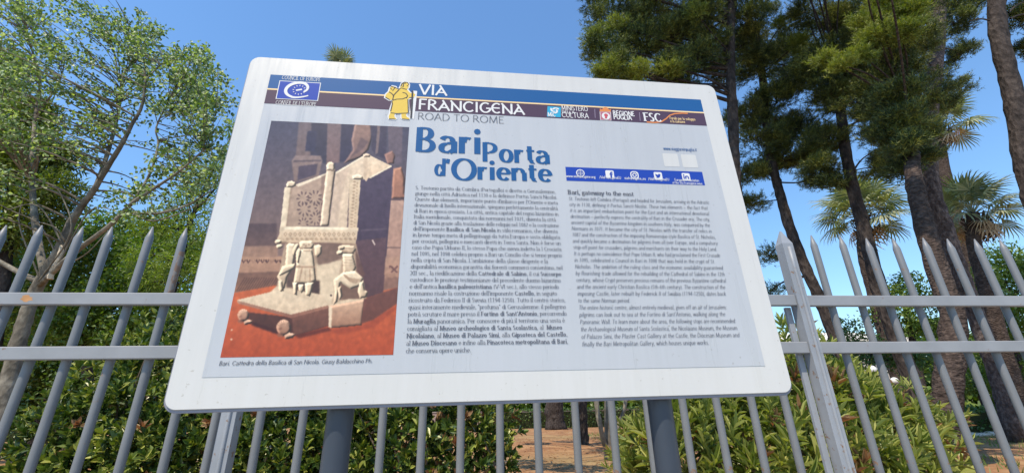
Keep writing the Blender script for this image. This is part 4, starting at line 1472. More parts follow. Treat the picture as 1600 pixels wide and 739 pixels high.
def clump_leaves(c, rad, n, g, flat=.75, shell=.55):
    """leaf positions in a lumpy ellipsoid, denser towards its outside"""
    d = rdir(n, g)
    r = (shell + (1 - shell) * g.random(n)) ** .6 * g.uniform(.75, 1.08, n)
    q = d * r[:, None] * np.array([rad, rad, rad * flat])
    return c + q, d


# ------------------------------------------------------------------ poplar at the left, in front of everything else in the park
def poplar():
    g = np.random.default_rng(11)
    base = at(42, 470, 5.6)
    base[2] = ZG
    root = thing("poplar_tree", "pale barked poplar with fluttering silvery leaves and a torn branch behind the fence's left bars", "tree", base)
    D = 5.6
    main = to_ground(px_path([(112, 345, 5.5), (98, 380, 5.5), (72, 425, 5.55), (52, 462, 5.6), (36, 510, 5.6), (20, 570, 5.6)]))
    t = MB()
    trunk(t, main, .05, .088, 12, .05, 3)
    nodes, rads = [main], [np.linspace(.05, .088, len(main))]

    def limb(rows, r0, r1):
        p = px_path(rows, 5)
        r0, r1 = r0 * .78, r1 * .78
        t.tube(p, np.linspace(r0, r1, len(p)), 8, True, .05, len(rows))
        nodes.append(p)
        rads.append(np.linspace(r0, r1, len(p)))
    limb([(108, 352, 5.5), (128, 322, 5.45), (146, 298, 5.4), (170, 258, 5.3), (190, 226, 5.2), (206, 195, 5.15), (222, 165, 5.1), (228, 120, 5.0)], .058, .018)
    limb([(150, 292, 5.4), (165, 250, 5.5), (178, 205, 5.6), (186, 170, 5.7), (192, 120, 5.75), (212, 88, 5.8), (205, 45, 5.85)], .040, .012)
    limb([(186, 128, 5.75), (178, 80, 5.8), (166, 40, 5.8)], .018, .008)
    limb([(62, 445, 5.55), (110, 400, 5.3), (172, 352, 5.1), (206, 318, 5.0), (240, 295, 4.95), (280, 268, 4.9), (318, 235, 4.85)], .046, .012)
    limb([(196, 330, 5.05), (240, 334, 4.9), (290, 322, 4.8), (330, 298, 4.75)], .024, .009)
    limb([(206, 318, 5.0), (235, 270, 5.1), (247, 225, 5.2), (244, 200, 5.2), (262, 160, 5.2), (282, 118, 5.25)], .022, .008)
    limb([(228, 125, 5.0), (256, 98, 5.0), (290, 92, 4.95)], .014, .006)
    limb([(60, 440, 5.6), (20, 420, 5.6), (-40, 380, 5.5), (-90, 300, 5.4)], .050, .020)
    limb([(70, 430, 5.6), (54, 340, 5.9), (50, 250, 6.1), (56, 180, 6.2), (62, 120, 6.3), (40, 50, 6.4)], .060, .020)
    limb([(52, 260, 6.1), (20, 215, 5.9), (-20, 190, 5.7)], .024, .010)
    limb([(56, 180, 6.2), (92, 130, 6.0), (104, 80, 5.9)], .022, .008)
    # bare tangled lower twigs
    for r in ([(90, 400, 5.5), (60, 350, 5.3), (20, 330, 5.2), (-20, 310, 5.1)], [(60, 440, 5.5), (110, 365, 5.2), (98, 310, 5.1), (80, 292, 5.0), (40, 300, 5)],
              [(60, 430, 5.5), (30, 350, 5.3), (40, 300, 5.2)], [(100, 385, 5.4), (60, 322, 5.2), (10, 328, 5.1)], [(92, 410, 5.4), (140, 330, 5.2), (180, 328, 5)], [(104, 380, 5.4), (85, 355, 5.2), (50, 345, 5.1)],
              [(80, 420, 5.5), (130, 400, 5.2), (170, 360, 5.1)], [(200, 330, 5), (240, 345, 4.9), (300, 325, 4.8), (345, 300, 4.7)]):
        p = px_path(r, 5)
        t.tube(p, np.linspace(.012, .004, len(p)), 5, False)
    t.build("trunk", m_bark_pop, root, base, True)
    b = MB()
    p = px_path([(78, 436, 5.45), (84, 418, 5.44), (93, 400, 5.44), (97, 384, 5.46)], 4)
    b.tube(p, np.linspace(.035, .022, len(p)), 7, True, .12, 5)
    o = b.build("torn_branch", m_torn, root, base)
    nodes, rads = np.vstack(nodes), np.concatenate(rads)
    # crown: twig ends inside the outline the crown has, at a range of depths
    reg = [((25, 60), 62, 80, 40), ((70, 25), 70, 40, 22), ((30, 150), 70, 70, 34), ((95, 90), 55, 60, 22), ((-60, 90), 80, 120, 26), ((165, 30), 28, 32, 12), ((205, 52), 45, 40, 26),
           ((240, 85), 50, 45, 26), ((290, 95), 42, 36, 24), ((325, 130), 40, 42, 26), ((335, 175), 35, 40, 18), ((270, 140), 60, 40, 22), ((215, 130), 50, 45, 14), ((315, 220), 40, 35, 11),
           ((130, 165), 45, 50, 13), ((140, 215), 40, 40, 9), ((250, 200), 40, 40, 7), ((300, 285), 60, 40, 12), ((60, 215), 70, 40, 14), ((230, 260), 45, 40, 7), ((330, 255), 35, 40, 16), ((250, 310), 50, 30, 10), ((170, 320), 40, 30, 6), ((-40, 260), 60, 80, 12), ((25, -50), 140, 50, 24), ((350, 150), 20, 40, 7)]
    tw = MB()
    LP, LD, LN = [], [], []
    for (cx, cy), rx, ry, n in reg:
        for _ in range(int(n * 1.25)):
            a, r_ = g.uniform(0, 6.283), math.sqrt(g.random())
            tgt = at(cx + rx * r_ * math.cos(a), cy + ry * r_ * math.sin(a), 5.3 + g.normal() * .45)
            P, rd = twig_to(tw, nodes, rads, tgt, g, .10, .0025, 4, 7, .6)
            L = np.linalg.norm(P[-1] - P[0])
            k = int(g.integers(22, 44))
            s = 1 - g.random(k) ** 1.5 * min(.8, .42 / max(.2, L))
            i0 = np.clip((s * 6).astype(int), 0, 5)
            fr = (s * 6 - i0)[:, None]
            q = P[i0] * (1 - fr) + P[i0 + 1] * fr
            q = q + g.normal(size=(k, 3)) * .045
            LP.append(q)
            d = rdir(k, g) + np.array([.25, 0, -.55])
            LD.append(d)
            LN.append(rdir(k, g) + np.array([-.3, -.5, .5]))
    tw.build("twigs", m_bark_pop, root, base)['kind'] = 'stuff'
    P, Dd, N = np.vstack(LP), np.vstack(LD), np.vstack(LN)
    V, F = leaves(P, Dd, N, g.uniform(.030, .062, len(P)), g.uniform(.025, .050, len(P)), T_LEAF)
    leaf_obj("leaves", V, F, m_poplar, root, base)


poplar()


# ------------------------------------------------------------------ generic crowned trees
def crown_tree(name, label, cat, base_px, depth, trunk_r, clumps, mat, leaf, per, bark, seed, group=None, tmpl=T_DIA, flat=.8, upbias=.35, droop=0.0, trunk_top=None, twigs=True):
    """clumps: (px, py, depth, radius m); trunk rises from under base_px"""
    g = np.random.default_rng(seed)
    base = at(base_px[0], base_px[1], depth)
    base[2] = ZG
    root = thing(name, label, cat, base, group)
    C = np.array([at(x, y, d) for x, y, d, r in clumps])
    Rr = np.array([r for *_, r in clumps])
    top = trunk_top if trunk_top is not None else np.array([C[:, 0].mean(), C[:, 1].mean(), max(base[2] + 1, C[:, 2].mean())])
    path = smooth_path([top, (top * .45 + base * .55) + g.normal(size=3) * np.array([.15, .1, 0]), base - np.array([0, 0, .05])], 7)
    t = MB()
    trunk(t, path, trunk_r * .4, trunk_r, 10, .05, seed)
    nd, rd = path, np.linspace(trunk_r * .4, trunk_r, len(path))
    LP, LD, LN = [], [], []
    for c, r_ in zip(C, Rr):
        if twigs:
            twig_to(t, nd, rd, c, g, .08, .012, 5, 7, .6)
        n = int(2.3 * per * r_ * r_)
        q, d = clump_leaves(c, r_, n, g, flat, .5)
        # break the lump into sprays
        k = max(6, int(n / 38))
        sc_ = c + rdir(k, g) * r_ * np.array([1, 1, flat]) * g.uniform(.55, 1.05, (k, 1))
        near = sc_[g.integers(0, k, n)]
        mixv = g.random(n)[:, None] ** .6
        q = q * (1 - mixv * .72) + (near + g.normal(size=(n, 3)) * r_ * .13) * mixv * .72
        LP.append(q)
        LD.append(d * .7 + rdir(n, g) + np.array([0, 0, -droop]))
        LN.append(rdir(n, g) * .8 + np.array([-.2, -.3, upbias + .5]))
    t.build("trunk", bark, root, base, True)
    P, D, N = np.vstack(LP), np.vstack(LD), np.vstack(LN)
    k = len(P)
    V, F = leaves(P, D, N, g.uniform(.7, 1.25, k) * leaf[0], g.uniform(.7, 1.25, k) * leaf[1], tmpl)
    leaf_obj("crown", V, F, mat, root, base)
    return root


# yellow green conifer mass at the far left, feathery tree beside the sign, darker trees low behind the bars
crown_tree("conifer_tree", "yellow green bushy conifer filling the gap left of the poplar's forked trunk", "tree", (10, 560), 8.0, .16,
           [(20, 190, 8, .9), (-40, 140, 8, 1.0), (60, 240, 8, .75), (15, 270, 8, .95), (90, 300, 8, .6), (40, 340, 8, .9), (-60, 260, 8.2, 1.0), (-40, 360, 8, .9), (110, 250, 8.3, .4), (0, 100, 8.3, .7), (70, 180, 8.3, .4)],
           m_conifer, (.15, .035), 1500, m_bark_pine, 21, flat=1.0, upbias=.2)
crown_tree("feathery_tree", "light green feathery tree between the poplar and the sign's left edge", "tree", (300, 560), 8.5, .12,
           [(270, 345, 8.6, .5), (215, 350, 8.7, .4), (330, 270, 8.5, .65), (290, 310, 8.5, .55), (360, 330, 8.5, .7), (310, 370, 8.5, .8), (250, 350, 8.6, .55), (380, 250, 8.6, .5), (350, 420, 8.5, .8), (280, 420, 8.4, .6), (225, 400, 8.5, .45), (370, 200, 8.7, .35), (240, 440, 8.6, .5)],
           m_feather, (.13, .028), 800, m_bark_pine, 22, flat=.8, upbias=.3, droop=.5)
crown_tree("round_tree", "dark green broadleaf tree low behind the bars under the poplar", "tree", (170, 620), 9.5, .14,
           [(170, 400, 9.5, .8), (110, 430, 9.4, .8), (220, 440, 9.3, .75), (160, 480, 9.2, .9), (250, 490, 9.2, .7), (60, 480, 9.5, .8), (110, 520, 9.2, .8), (200, 530, 9.2, .7), (10, 430, 9.6, .8), (-40, 500, 9.6, .9)],
           m_broad, (.10, .06), 1300, m_bark_pine, 23, flat=.85)
crown_tree("round_tree", "broad green tree whose sunlit top shows just above the left fence spikes", "tree", (230, 640), 14, .2,
           [(180, 360, 14, 1.1), (110, 370, 14, 1.0), (240, 385, 14, 1.0), (300, 400, 14, 1.2), (60, 400, 14, 1.2), (360, 420, 14, 1.3), (200, 440, 14, 1.3), (100, 470, 14, 1.4), (300, 480, 14, 1.4), (-20, 440, 14, 1.6), (0, 530, 14, 1.5), (200, 540, 14, 1.4), (400, 500, 14, 1.5)],
           m_broad, (.15, .085), 640, m_bark_pine, 24, flat=.85)
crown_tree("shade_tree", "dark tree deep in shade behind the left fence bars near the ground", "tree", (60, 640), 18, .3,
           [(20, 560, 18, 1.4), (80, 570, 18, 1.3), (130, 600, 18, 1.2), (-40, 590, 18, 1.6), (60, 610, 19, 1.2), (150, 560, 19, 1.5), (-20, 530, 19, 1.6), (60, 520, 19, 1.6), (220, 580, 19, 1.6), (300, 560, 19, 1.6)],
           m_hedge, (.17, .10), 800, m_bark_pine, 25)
# right background
crown_tree("round_tree", "bright green rounded tree at the right edge behind the fence spikes", "tree", (1570, 600), 17, .25,
           [(1570, 410, 17, 1.1), (1540, 440, 17, 1.0), (1600, 440, 17, 1.4), (1640, 420, 17, 1.5), (1545, 480, 16.5, 1.0), (1600, 500, 16.5, 1.3), (1560, 530, 16.5, 1.0), (1660, 500, 17, 1.5), (1520, 460, 17.4, .7)],
           m_broad, (.15, .08), 420, m_bark_pine, 31)
crown_tree("round_tree", "small light green tree crown between the two leaning trunks", "tree", (1425, 600), 19, .22,
           [(1420, 445, 19, .9), (1395, 465, 19, .9), (1440, 470, 19, .9), (1410, 500, 18.8, 1.0), (1450, 510, 18.8, .9), (1375, 495, 19, .8)],
           m_broad, (.15, .08), 400, m_bark_pine, 32)
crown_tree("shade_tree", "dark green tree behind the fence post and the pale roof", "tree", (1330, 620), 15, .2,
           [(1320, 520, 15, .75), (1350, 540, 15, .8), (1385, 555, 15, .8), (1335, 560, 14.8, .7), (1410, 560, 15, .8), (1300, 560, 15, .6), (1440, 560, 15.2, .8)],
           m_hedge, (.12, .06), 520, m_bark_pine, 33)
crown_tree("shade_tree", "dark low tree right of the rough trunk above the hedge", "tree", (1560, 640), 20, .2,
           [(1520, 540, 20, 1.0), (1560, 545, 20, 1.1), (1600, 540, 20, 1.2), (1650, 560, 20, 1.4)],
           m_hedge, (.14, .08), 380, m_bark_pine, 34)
for (x, y, d, r_), lab in zip(((1520, 592, 17, .62), (1558, 596, 17.5, .66), (1606, 590, 17, .8)),
                              ("round clipped green shrub just right of the rough trunk", "middle round clipped green shrub above the low hedge", "round clipped green shrub at the right edge of the view")):
    c = at(x, y, d)
    g = np.random.default_rng(int(x))
    root = thing("clipped_shrub", lab, "shrub", (c[0], c[1], ZG), "clipped shrubs behind the low hedge")
    q, dd = clump_leaves(c, r_, 1500, g, .85, .8)
    V, F = leaves(q, dd + rdir(1500, g) * .6, dd + rdir(1500, g) * .5 + np.array([0, 0, .4]), .11, .06, T_DIA)
    leaf_obj("foliage", V, F, m_broad, root, (c[0], c[1], ZG))
    b = MB()
    b.tube([(c[0], c[1], ZG - .05), (c[0], c[1], c[2])], .05, 7)
    b.build("stem", m_bark_pine, root, (c[0], c[1], ZG))

# ------------------------------------------------------------------ pines
pine_count = 0


def pine(label, tr_rows, r_top, r_bot, clumps, seed, bark=None, extra=(), name="pine_tree", lump=.07, mat=None, over=(), lit_clumps=()):
    """tr_rows: trunk from the top down in photo pixels + depth; clumps: (px, py, depth, radius m, tufts)"""
    g = np.random.default_rng(seed)
    bark = bark or m_bark_pine
    path = to_ground(px_path(tr_rows, 6))
    base = path[-1].copy()
    base[2] = ZG
    root = thing(name, label, "tree", base, "tall trees in the park behind the fence")
    t = MB()
    trunk(t, path, r_top, r_bot, 14, lump, seed, 1.15)
    rad = np.linspace(r_top, r_bot, len(path))
    nodes, rads = [path], [rad]
    for rows, a, b_ in extra:
        p = px_path(rows, 5)
        t.tube(p, np.linspace(a, b_, len(p)), 7, False, .05, seed)
        nodes.append(p)
        rads.append(np.linspace(a, b_, len(p)))
    nodes, rads = np.vstack(nodes), np.concatenate(rads)
    br = t
    TP, TD = [], []
    shade_boughs = [(at(x, y, d) + np.array(TO_SUN) * s_, r_, n) for x, y, d, s_, r_, n in over]      # unseen boughs added towards the sun to shade crown and trunk below
    lit_boughs = [(at(x, y, d), r_, n) for x, y, d, r_, n in lit_clumps]  # clumps coloured as sunlit, with the brighter needle material
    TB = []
    for ci, (c, r_, n) in enumerate([(at(x, y, d), r_, n) for x, y, d, r_, n in clumps] + lit_boughs + shade_boughs):
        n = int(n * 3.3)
        P, rd = twig_to(br, nodes, rads, c, g, .05, .012, 5, 7, .55 if ci < len(clumps) + len(lit_boughs) else .22)
        bright = len(clumps) <= ci < len(clumps) + len(lit_boughs)
        # sub sprays: each a flat puff of tufts, themselves grouped
        k = max(6, n // 42)
        dirs = rdir(k, g)
        dirs[:, 2] = dirs[:, 2] * .8 + .12
        ends = c + dirs * r_ * g.uniform(.45, 1.0, (k, 1)) * np.array([1, 1, .75])
        for e in ends:
            if g.random() < .6:
                br.tube([c * .9 + e * .1, (c + e) / 2 + np.array([0, 0, .04]), e], [.012, .008, .004], 4, False)
            m = int(n / k * g.uniform(.7, 1.3))
            q = e + g.normal(size=(m, 3)) * np.array([.16, .16, .085]) * min(1.0, .5 + r_ * .5)
            TP.append(q)
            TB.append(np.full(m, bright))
            TD.append(unit(q - c) * .6 + (e - c) / max(.2, r_) * .3 + np.array([0, 0, .55]) + g.normal(size=(m, 3)) * .25)
    t.build("trunk", bark, root, base, True)
    if clumps:
        TP, TD = np.vstack(TP), unit(np.vstack(TD))
        k = 13
        P = np.repeat(TP, k, 0)
        D = np.repeat(TD, k, 0)
        m = len(P)
        D = unit(D + rdir(m, g) * .95)
        P = P + D * .01 + np.repeat(TD, k, 0) * g.uniform(-.07, .07, m)[:, None]
        V, F = leaves(P, D, rdir(m, g) + np.array([0, -.3, .6]), g.uniform(.055, .10, m), g.uniform(.010, .016, m), T_NEED)
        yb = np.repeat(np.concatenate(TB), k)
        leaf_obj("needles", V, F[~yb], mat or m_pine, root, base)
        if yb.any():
            leaf_obj("sunlit_needles", V, F[yb], m_pine_sunlit, root, base)
    return root


def scat(g, x0, x1, y0, y1, d0, d1, n, r0, r1, t):
    return [(g.uniform(x0, x1), g.uniform(y0, y1), g.uniform(d0, d1), g.uniform(r0, r1), t) for _ in range(n)]


g0 = np.random.default_rng(5)
pine("dark pine rising behind the sign's upper right corner with its crown left of the others",
     [(1150, -60, 8.5), (1142, 40, 8.5), (1142, 120, 8.5), (1145, 180, 8.5), (1148, 260, 8.5), (1152, 350, 8.5), (1160, 460, 8.5), (1172, 560, 8.5)], .10, .13,
     [(1000, 50, 9.4, .9, 420), (1080, 60, 9.4, .9, 420), (1150, 80, 9.6, .8, 380), (1040, 0, 9.4, 1.0, 420), (1120, 10, 9.6, 1.0, 420), (925, -10, 8.3, .5, 200), (960, 25, 8.2, .6, 260), (945, 80, 8.2, .45, 200), (960, 108, 8.1, .4, 180), (1000, 70, 8.4, .6, 260), (1010, 20, 8.6, .7, 280), (1050, 60, 8.3, .6, 260), (1040, 110, 8.2, .45, 220),
      (1085, 95, 8.3, .5, 230), (1090, 25, 8.0, .6, 280), (1110, 70, 8.6, .5, 220), (1000, -40, 8.4, .9, 330), (1080, -50, 8.4, .9, 330), (1160, -30, 8.6, .9, 330), (930, -70, 8.3, .6, 200), (1165, 30, 8.7, .6, 260),
      (1075, 130, 8.6, .4, 150), (905, -35, 8.2, .35, 110), (1120, 112, 8.9, .4, 150), (985, 120, 8.4, .35, 130)], 41,
     over=[(1010, 40, 8.4, 4, .8, 260), (1080, 50, 8.4, 4, .9, 300), (1050, 110, 8.3, 4.5, .8, 260), (1130, 90, 8.6, 4, .9, 300), (1120, 180, 8.5, 5, .9, 280), (1000, 90, 8.5, 4.5, .5, 140)],
     lit_clumps=[(955, 108, 7.9, .26, 110), (1000, 112, 7.9, .24, 90), (1045, 108, 7.9, .2, 60), (928, 60, 8.0, .24, 80), (1088, 22, 7.6, .16, 40), (965, 40, 7.9, .22, 60)])
pine("pine with a thin leaning trunk just right of the sign",
     [(1190, 100, 10.5), (1198, 200, 10.5), (1208, 262, 10.5), (1217, 296, 10.5), (1232, 350, 10.4), (1252, 402, 10.3), (1278, 462, 10.2), (1306, 530, 10.1)], .10, .135,
     [(1190, 90, 11.6, 1.0, 420), (1240, 110, 11.6, 1.0, 420), (1190, 190, 11.6, .8, 380), (1240, 200, 11.6, .75, 340), (1200, 260, 11.4, .5, 220), (1180, 110, 10.3, .7, 280), (1225, 80, 10.4, .7, 260), (1170, 180, 10.4, .65, 260), (1215, 160, 10.2, .7, 280), (1190, 230, 10.4, .6, 260), (1245, 130, 10.6, .6, 240), (1250, 200, 10.4, .6, 240), (1165, 270, 10.6, .5, 200),
      (1230, 245, 10.4, .5, 200), (1165, 60, 10.5, .6, 200), (1190, 30, 10.6, .5, 140), (1175, 320, 11, .4, 120), (1270, 250, 10.6, .5, 190), (1285, 280, 10.6, .4, 120), (1200, 400, 12, .35, 70), (1205, 455, 12.5, .35, 60)], 42,
     over=[(1190, 120, 10.5, 5, 1.0, 300), (1190, 210, 10.5, 5.5, 1.0, 300), (1235, 170, 10.5, 5, .9, 280), (1220, 260, 10.5, 6, .9, 260)],
     lit_clumps=[(1245, 72, 9.6, .26, 90), (1258, 100, 9.6, .22, 70), (1222, 40, 9.7, .28, 90)])
pine("pine with a straight dark trunk crossing in front of the left fan palm",
     [(1312, 120, 9.5), (1316, 200, 9.5), (1330, 280, 9.5), (1350, 360, 9.5), (1374, 450, 9.4), (1405, 540, 9.3), (1436, 626, 9.2)], .11, .165,
     [(1300, 60, 10.6, 1.0, 420), (1360, 60, 10.6, 1.0, 420), (1310, 140, 10.6, .9, 400), (1370, 150, 10.6, .8, 380), (1290, 230, 10.5, .6, 280), (1400, 210, 10.4, .6, 300), (1300, 30, 9.2, .6, 260), (1260, 20, 9.4, .6, 230), (1280, 90, 9.2, .65, 260), (1330, 100, 9.0, .6, 260), (1300, 150, 9.3, .6, 240), (1260, 120, 9.4, .6, 220), (1350, 130, 9.3, .55, 220), (1370, 170, 9.5, .5, 180),
      (1390, 200, 9.5, .5, 200), (1400, 245, 9.5, .45, 200), (1385, 265, 9.5, .35, 140), (1420, 215, 9.7, .5, 190), (1290, 215, 9.5, .5, 200), (1280, 260, 9.6, .45, 180), (1300, 285, 9.6, .3, 90), (1310, -30, 9.2, .8, 260), (1340, 50, 9.4, .6, 240), (1400, 160, 9.6, .5, 180)], 43,
     extra=[([(1317, 205, 9.5), (1340, 190, 9.5), (1370, 182, 9.5), (1400, 185, 9.5)], .03, .012), ([(1330, 272, 9.5), (1346, 250, 9.5), (1366, 236, 9.5)], .026, .01), ([(1318, 215, 9.5), (1300, 195, 9.5), (1286, 185, 9.5)], .028, .012)],
     over=[(1300, 140, 9.4, 4.8, .9, 300), (1340, 160, 9.4, 4.8, .9, 300), (1380, 190, 9.5, 5, .8, 280), (1290, 230, 9.5, 5.4, .9, 280), (1400, 240, 9.5, 5.4, .7, 240), (1350, 300, 9.5, 6.2, .8, 220)])
pine("tall pine with a bare reddish upper trunk between the rough trunk and the right edge",
     [(1468, -60, 11.0), (1467, 20, 11.0), (1463, 90, 11.0), (1453, 190, 11.0), (1456, 290, 11.0), (1478, 360, 11.0), (1500, 425, 11.0), (1524, 490, 11.0), (1552, 565, 11.0), (1572, 630, 11.0)], .19, .17,
     [(1320, 100, 10.3, .5, 220), (1375, 110, 10.3, .5, 240),
      (1410, 110, 10.4, .55, 240), (1440, 70, 10.3, .5, 220), (1495, 40, 11.4, .6, 260), (1500, 85, 11.4, .5, 220), (1490, 10, 11.3, .65, 280), (1520, 0, 11.4, .6, 240), (1500, 138, 11.2, .3, 100), (1485, 158, 11.2, .3, 100),
      (1440, 180, 11.5, .5, 200), (1400, -40, 10.2, 1.0, 320), (1490, -50, 11.2, 1.0, 320), (1420, 60, 12.4, 1.2, 420), (1440, 130, 12.5, .9, 340), (1380, 0, 12.4, 1.3, 420)], 44, m_bark_red,
     extra=[([(1464, 60, 11.0), (1440, 30, 10.4), (1410, 38, 9.9), (1382, 45, 9.8)], .045, .014)], lump=.05,
     over=[(1500, 110, 11.4, 5.5, .8, 220), (1470, 150, 11, 5.6, .8, 220), (1460, 330, 10.8, 7.5, .7, 180)])
pine("dark pine trunk curving along the right edge of the view",
     [(1545, -90, 7.0), (1556, -10, 7.0), (1560, 50, 7.0), (1574, 110, 7.0), (1590, 180, 7.0), (1604, 260, 7.0), (1630, 360, 7.0)], .135, .175,
     [(1600, 25, 7.6, .4, 170), (1625, 0, 7.6, .6, 220), (1640, 60, 7.8, .5, 160), (1590, -60, 7.2, .8, 280), (1660, -40, 7.2, .8, 280), (1530, -60, 7.2, .7, 220)], 45,
     extra=[([(1560, 35, 7.0), (1545, 32, 7.0), (1530, 30, 7.1), (1515, 34, 7.2)], .022, .008), ([(1576, 20, 7.0), (1590, 8, 7.1), (1610, 0, 7.2)], .02, .01), ([(1578, 30, 7.0), (1592, 24, 7.1), (1606, 22, 7.2)], .02, .01)])
pine("thick dark rough trunk beside the long leaved shrub, bearing a bright yellow green bough",
     [(1392, -40, 9.0), (1400, 60, 8.6), (1410, 140, 8.0), (1420, 215, 7.5), (1428, 280, 7.0), (1441, 340, 6.9), (1464, 420, 6.7), (1488, 490, 6.5), (1486, 550, 6.4), (1480, 610, 6.3), (1477, 670, 6.3), (1478, 735, 6.3)], .10, .18,
     [(1400, 150, 7.0, .38, 190), (1418, 185, 7.0, .34, 180), (1412, 225, 7.0, .28, 150), (1390, 200, 7.2, .34, 150), (1432, 250, 7.4, .26, 110), (1430, 215, 7.6, .42, 160), (1405, 230, 7.6, .4, 150), (1415, 265, 7.4, .3, 90), (1395, 180, 7.8, .5, 170), (1440, 150, 7.9, .5, 170), (1380, 120, 7.9, .6, 170), (1410, 60, 8.0, .7, 200), (1370, 20, 8.0, .7, 200), (1350, 160, 8.2, .45, 150), (1440, 0, 8.2, .8, 220), (1395, -80, 8, .9, 240)], 46, m_bark_palm, lump=.06,
     over=[(1415, 180, 7.0, 4, .7, 280), (1430, 240, 7.2, 4.3, .6, 240), (1490, 420, 7.2, 5.6, .6, 180)],
     lit_clumps=[(1388, 12, 7.0, .34, 210), (1422, 20, 6.9, .32, 200), (1405, 54, 7.0, .28, 170), (1374, 58, 7.0, .26, 140), (1356, 36, 7.1, .24, 110), (1436, -8, 6.9, .34, 160), (1345, 88, 7.2, .20, 80), (1318, 104, 7.2, .17, 60), (1288, 92, 7.4, .18, 60)])


# ------------------------------------------------------------------ fan palms
def frond_mesh(name, mat, seed, blade=.85, segs=26, pet=.9, droop=.5):
    g = np.random.default_rng(seed)
    b = MB()
    b.tube([(0, 0, 0), (pet * .5, 0, .05), (pet, 0, 0)], [.022, .016, .012], 5, True)
    for k in range(segs):
        a = R(-125 + 250 * k / (segs - 1)) + g.normal() * .02
        L = blade * (1 - .25 * abs(a) / 2.2) * g.uniform(.9, 1.08)
        d = np.array([math.cos(a), math.sin(a), 0])
        s = np.array([-math.sin(a), math.cos(a), 0])
        o = np.array([pet, 0, 0])
        w = .030
        dr = droop * g.uniform(.6, 1.4)
        V = [o, o + d * L * .45 + s * w + [0, 0, .05 - dr * .05], o + d * L * .45 - s * w + [0, 0, .05 - dr * .05],
             o + d * L * .8 + s * w * .5 + [0, 0, -dr * .22], o + d * L * .8 - s * w * .5 + [0, 0, -dr * .22], o + d * L * .93 + [0, 0, -dr * .48]]
        b.add(V, [(1, 2, 4, 3)], [(0, 2, 1), (3, 4, 5)])
    return np_mesh(name, np.vstack(b.v), [np.vstack(b.q), np.vstack(b.t)], mat)


fr_green = [frond_mesh("frond", m_palm, s, segs=24) for s in (1, 2, 3)]
fr_dry = [frond_mesh("dry_frond", m_palm_dry, s, .7, 16, .7, .9) for s in (4, 5)]


def palm(label, head, tr_rows, r0, n, scale, seed, boots=True, dry=4, tilt=(0, 0), lo=-35, hi=80):
    g = np.random.default_rng(seed)
    path = to_ground(px_path([head] + tr_rows, 5))
    base = path[-1].copy()
    base[2] = ZG
    root = thing("fan_palm", label, "palm tree", base, "fan palms in the park")
    t = MB()
    trunk(t, path, r0 * .9, r0 * 1.1, 12, .05, seed)
    t.build("trunk", m_bark_palm, root, base, True)
    h = path[0]
    for k in range(n):
        az = k * 2.39996 + g.normal() * .2
        el = R(lo + (hi - lo) * ((k + .5) / n) ** .8)
        o = link("frond", fr_green[k % 3], root, Vector(h - base))
        o.rotation_euler = (g.normal() * .25 + tilt[0], -el, az)
        o.scale = [scale * g.uniform(.85, 1.1)] * 3
    for k in range(dry):
        az = g.uniform(0, 6.283)
        o = link("dry_frond", fr_dry[k % 2], root, Vector(h - base) - Vector((0, 0, .08)))
        o.rotation_euler = (g.normal() * .2, R(g.uniform(30, 68)), az)
        o.scale = [scale * g.uniform(.7, .95)] * 3
    if boots:
        b = MB()
        for k in range(90):
            a, z = k * 2.39996, -.1 - .9 * k / 90
            q = h + np.array([math.cos(a), math.sin(a), 0]) * r0 * (1.15 + .35 * math.sin(min(1, -z) * math.pi)) + np.array([0, 0, z])
            d = np.array([math.cos(a) * .5, math.sin(a) * .5, .8])
            V, F = leaves(q[None], d[None], np.array([[math.cos(a), math.sin(a), 0]]), .16, .11, T_LEAF)
            b.add(V, F)
        o = b.build("leaf_bases", m_palm_dry if False else m_bark_palm, root, base)
        o['kind'] = 'stuff'
    return root


palm("fan palm whose windblown head shows left and right of the dark straight pine trunk", (1348, 338, 19.0), [(1352, 400, 19), (1362, 440, 19), (1378, 500, 18.9), (1400, 570, 18.8)], .30, 36, 1.36, 51, dry=5)
palm("fan palm with tan and green fronds just right of the reddish trunk", (1520, 335, 13.5), [(1522, 380, 13.5), (1538, 440, 13.5), (1560, 520, 13.5), (1580, 590, 13.5)], .20, 30, .92, 52, dry=12)
palm("higher fan palm half hidden behind the reddish trunk", (1466, 200, 20.0), [(1474, 260, 20), (1494, 340, 20), (1519, 420, 20), (1550, 520, 20)], .26, 28, 1.3, 53, dry=7)
palm("tall thin fan palm whose leaf tips peek over the sign's top edge", (528, 112, 13.0), [(535, 200, 13), (548, 300, 13), (562, 420, 13), (575, 540, 13)], .15, 16, .55, 54, boots=False, dry=0, lo=35, hi=88)


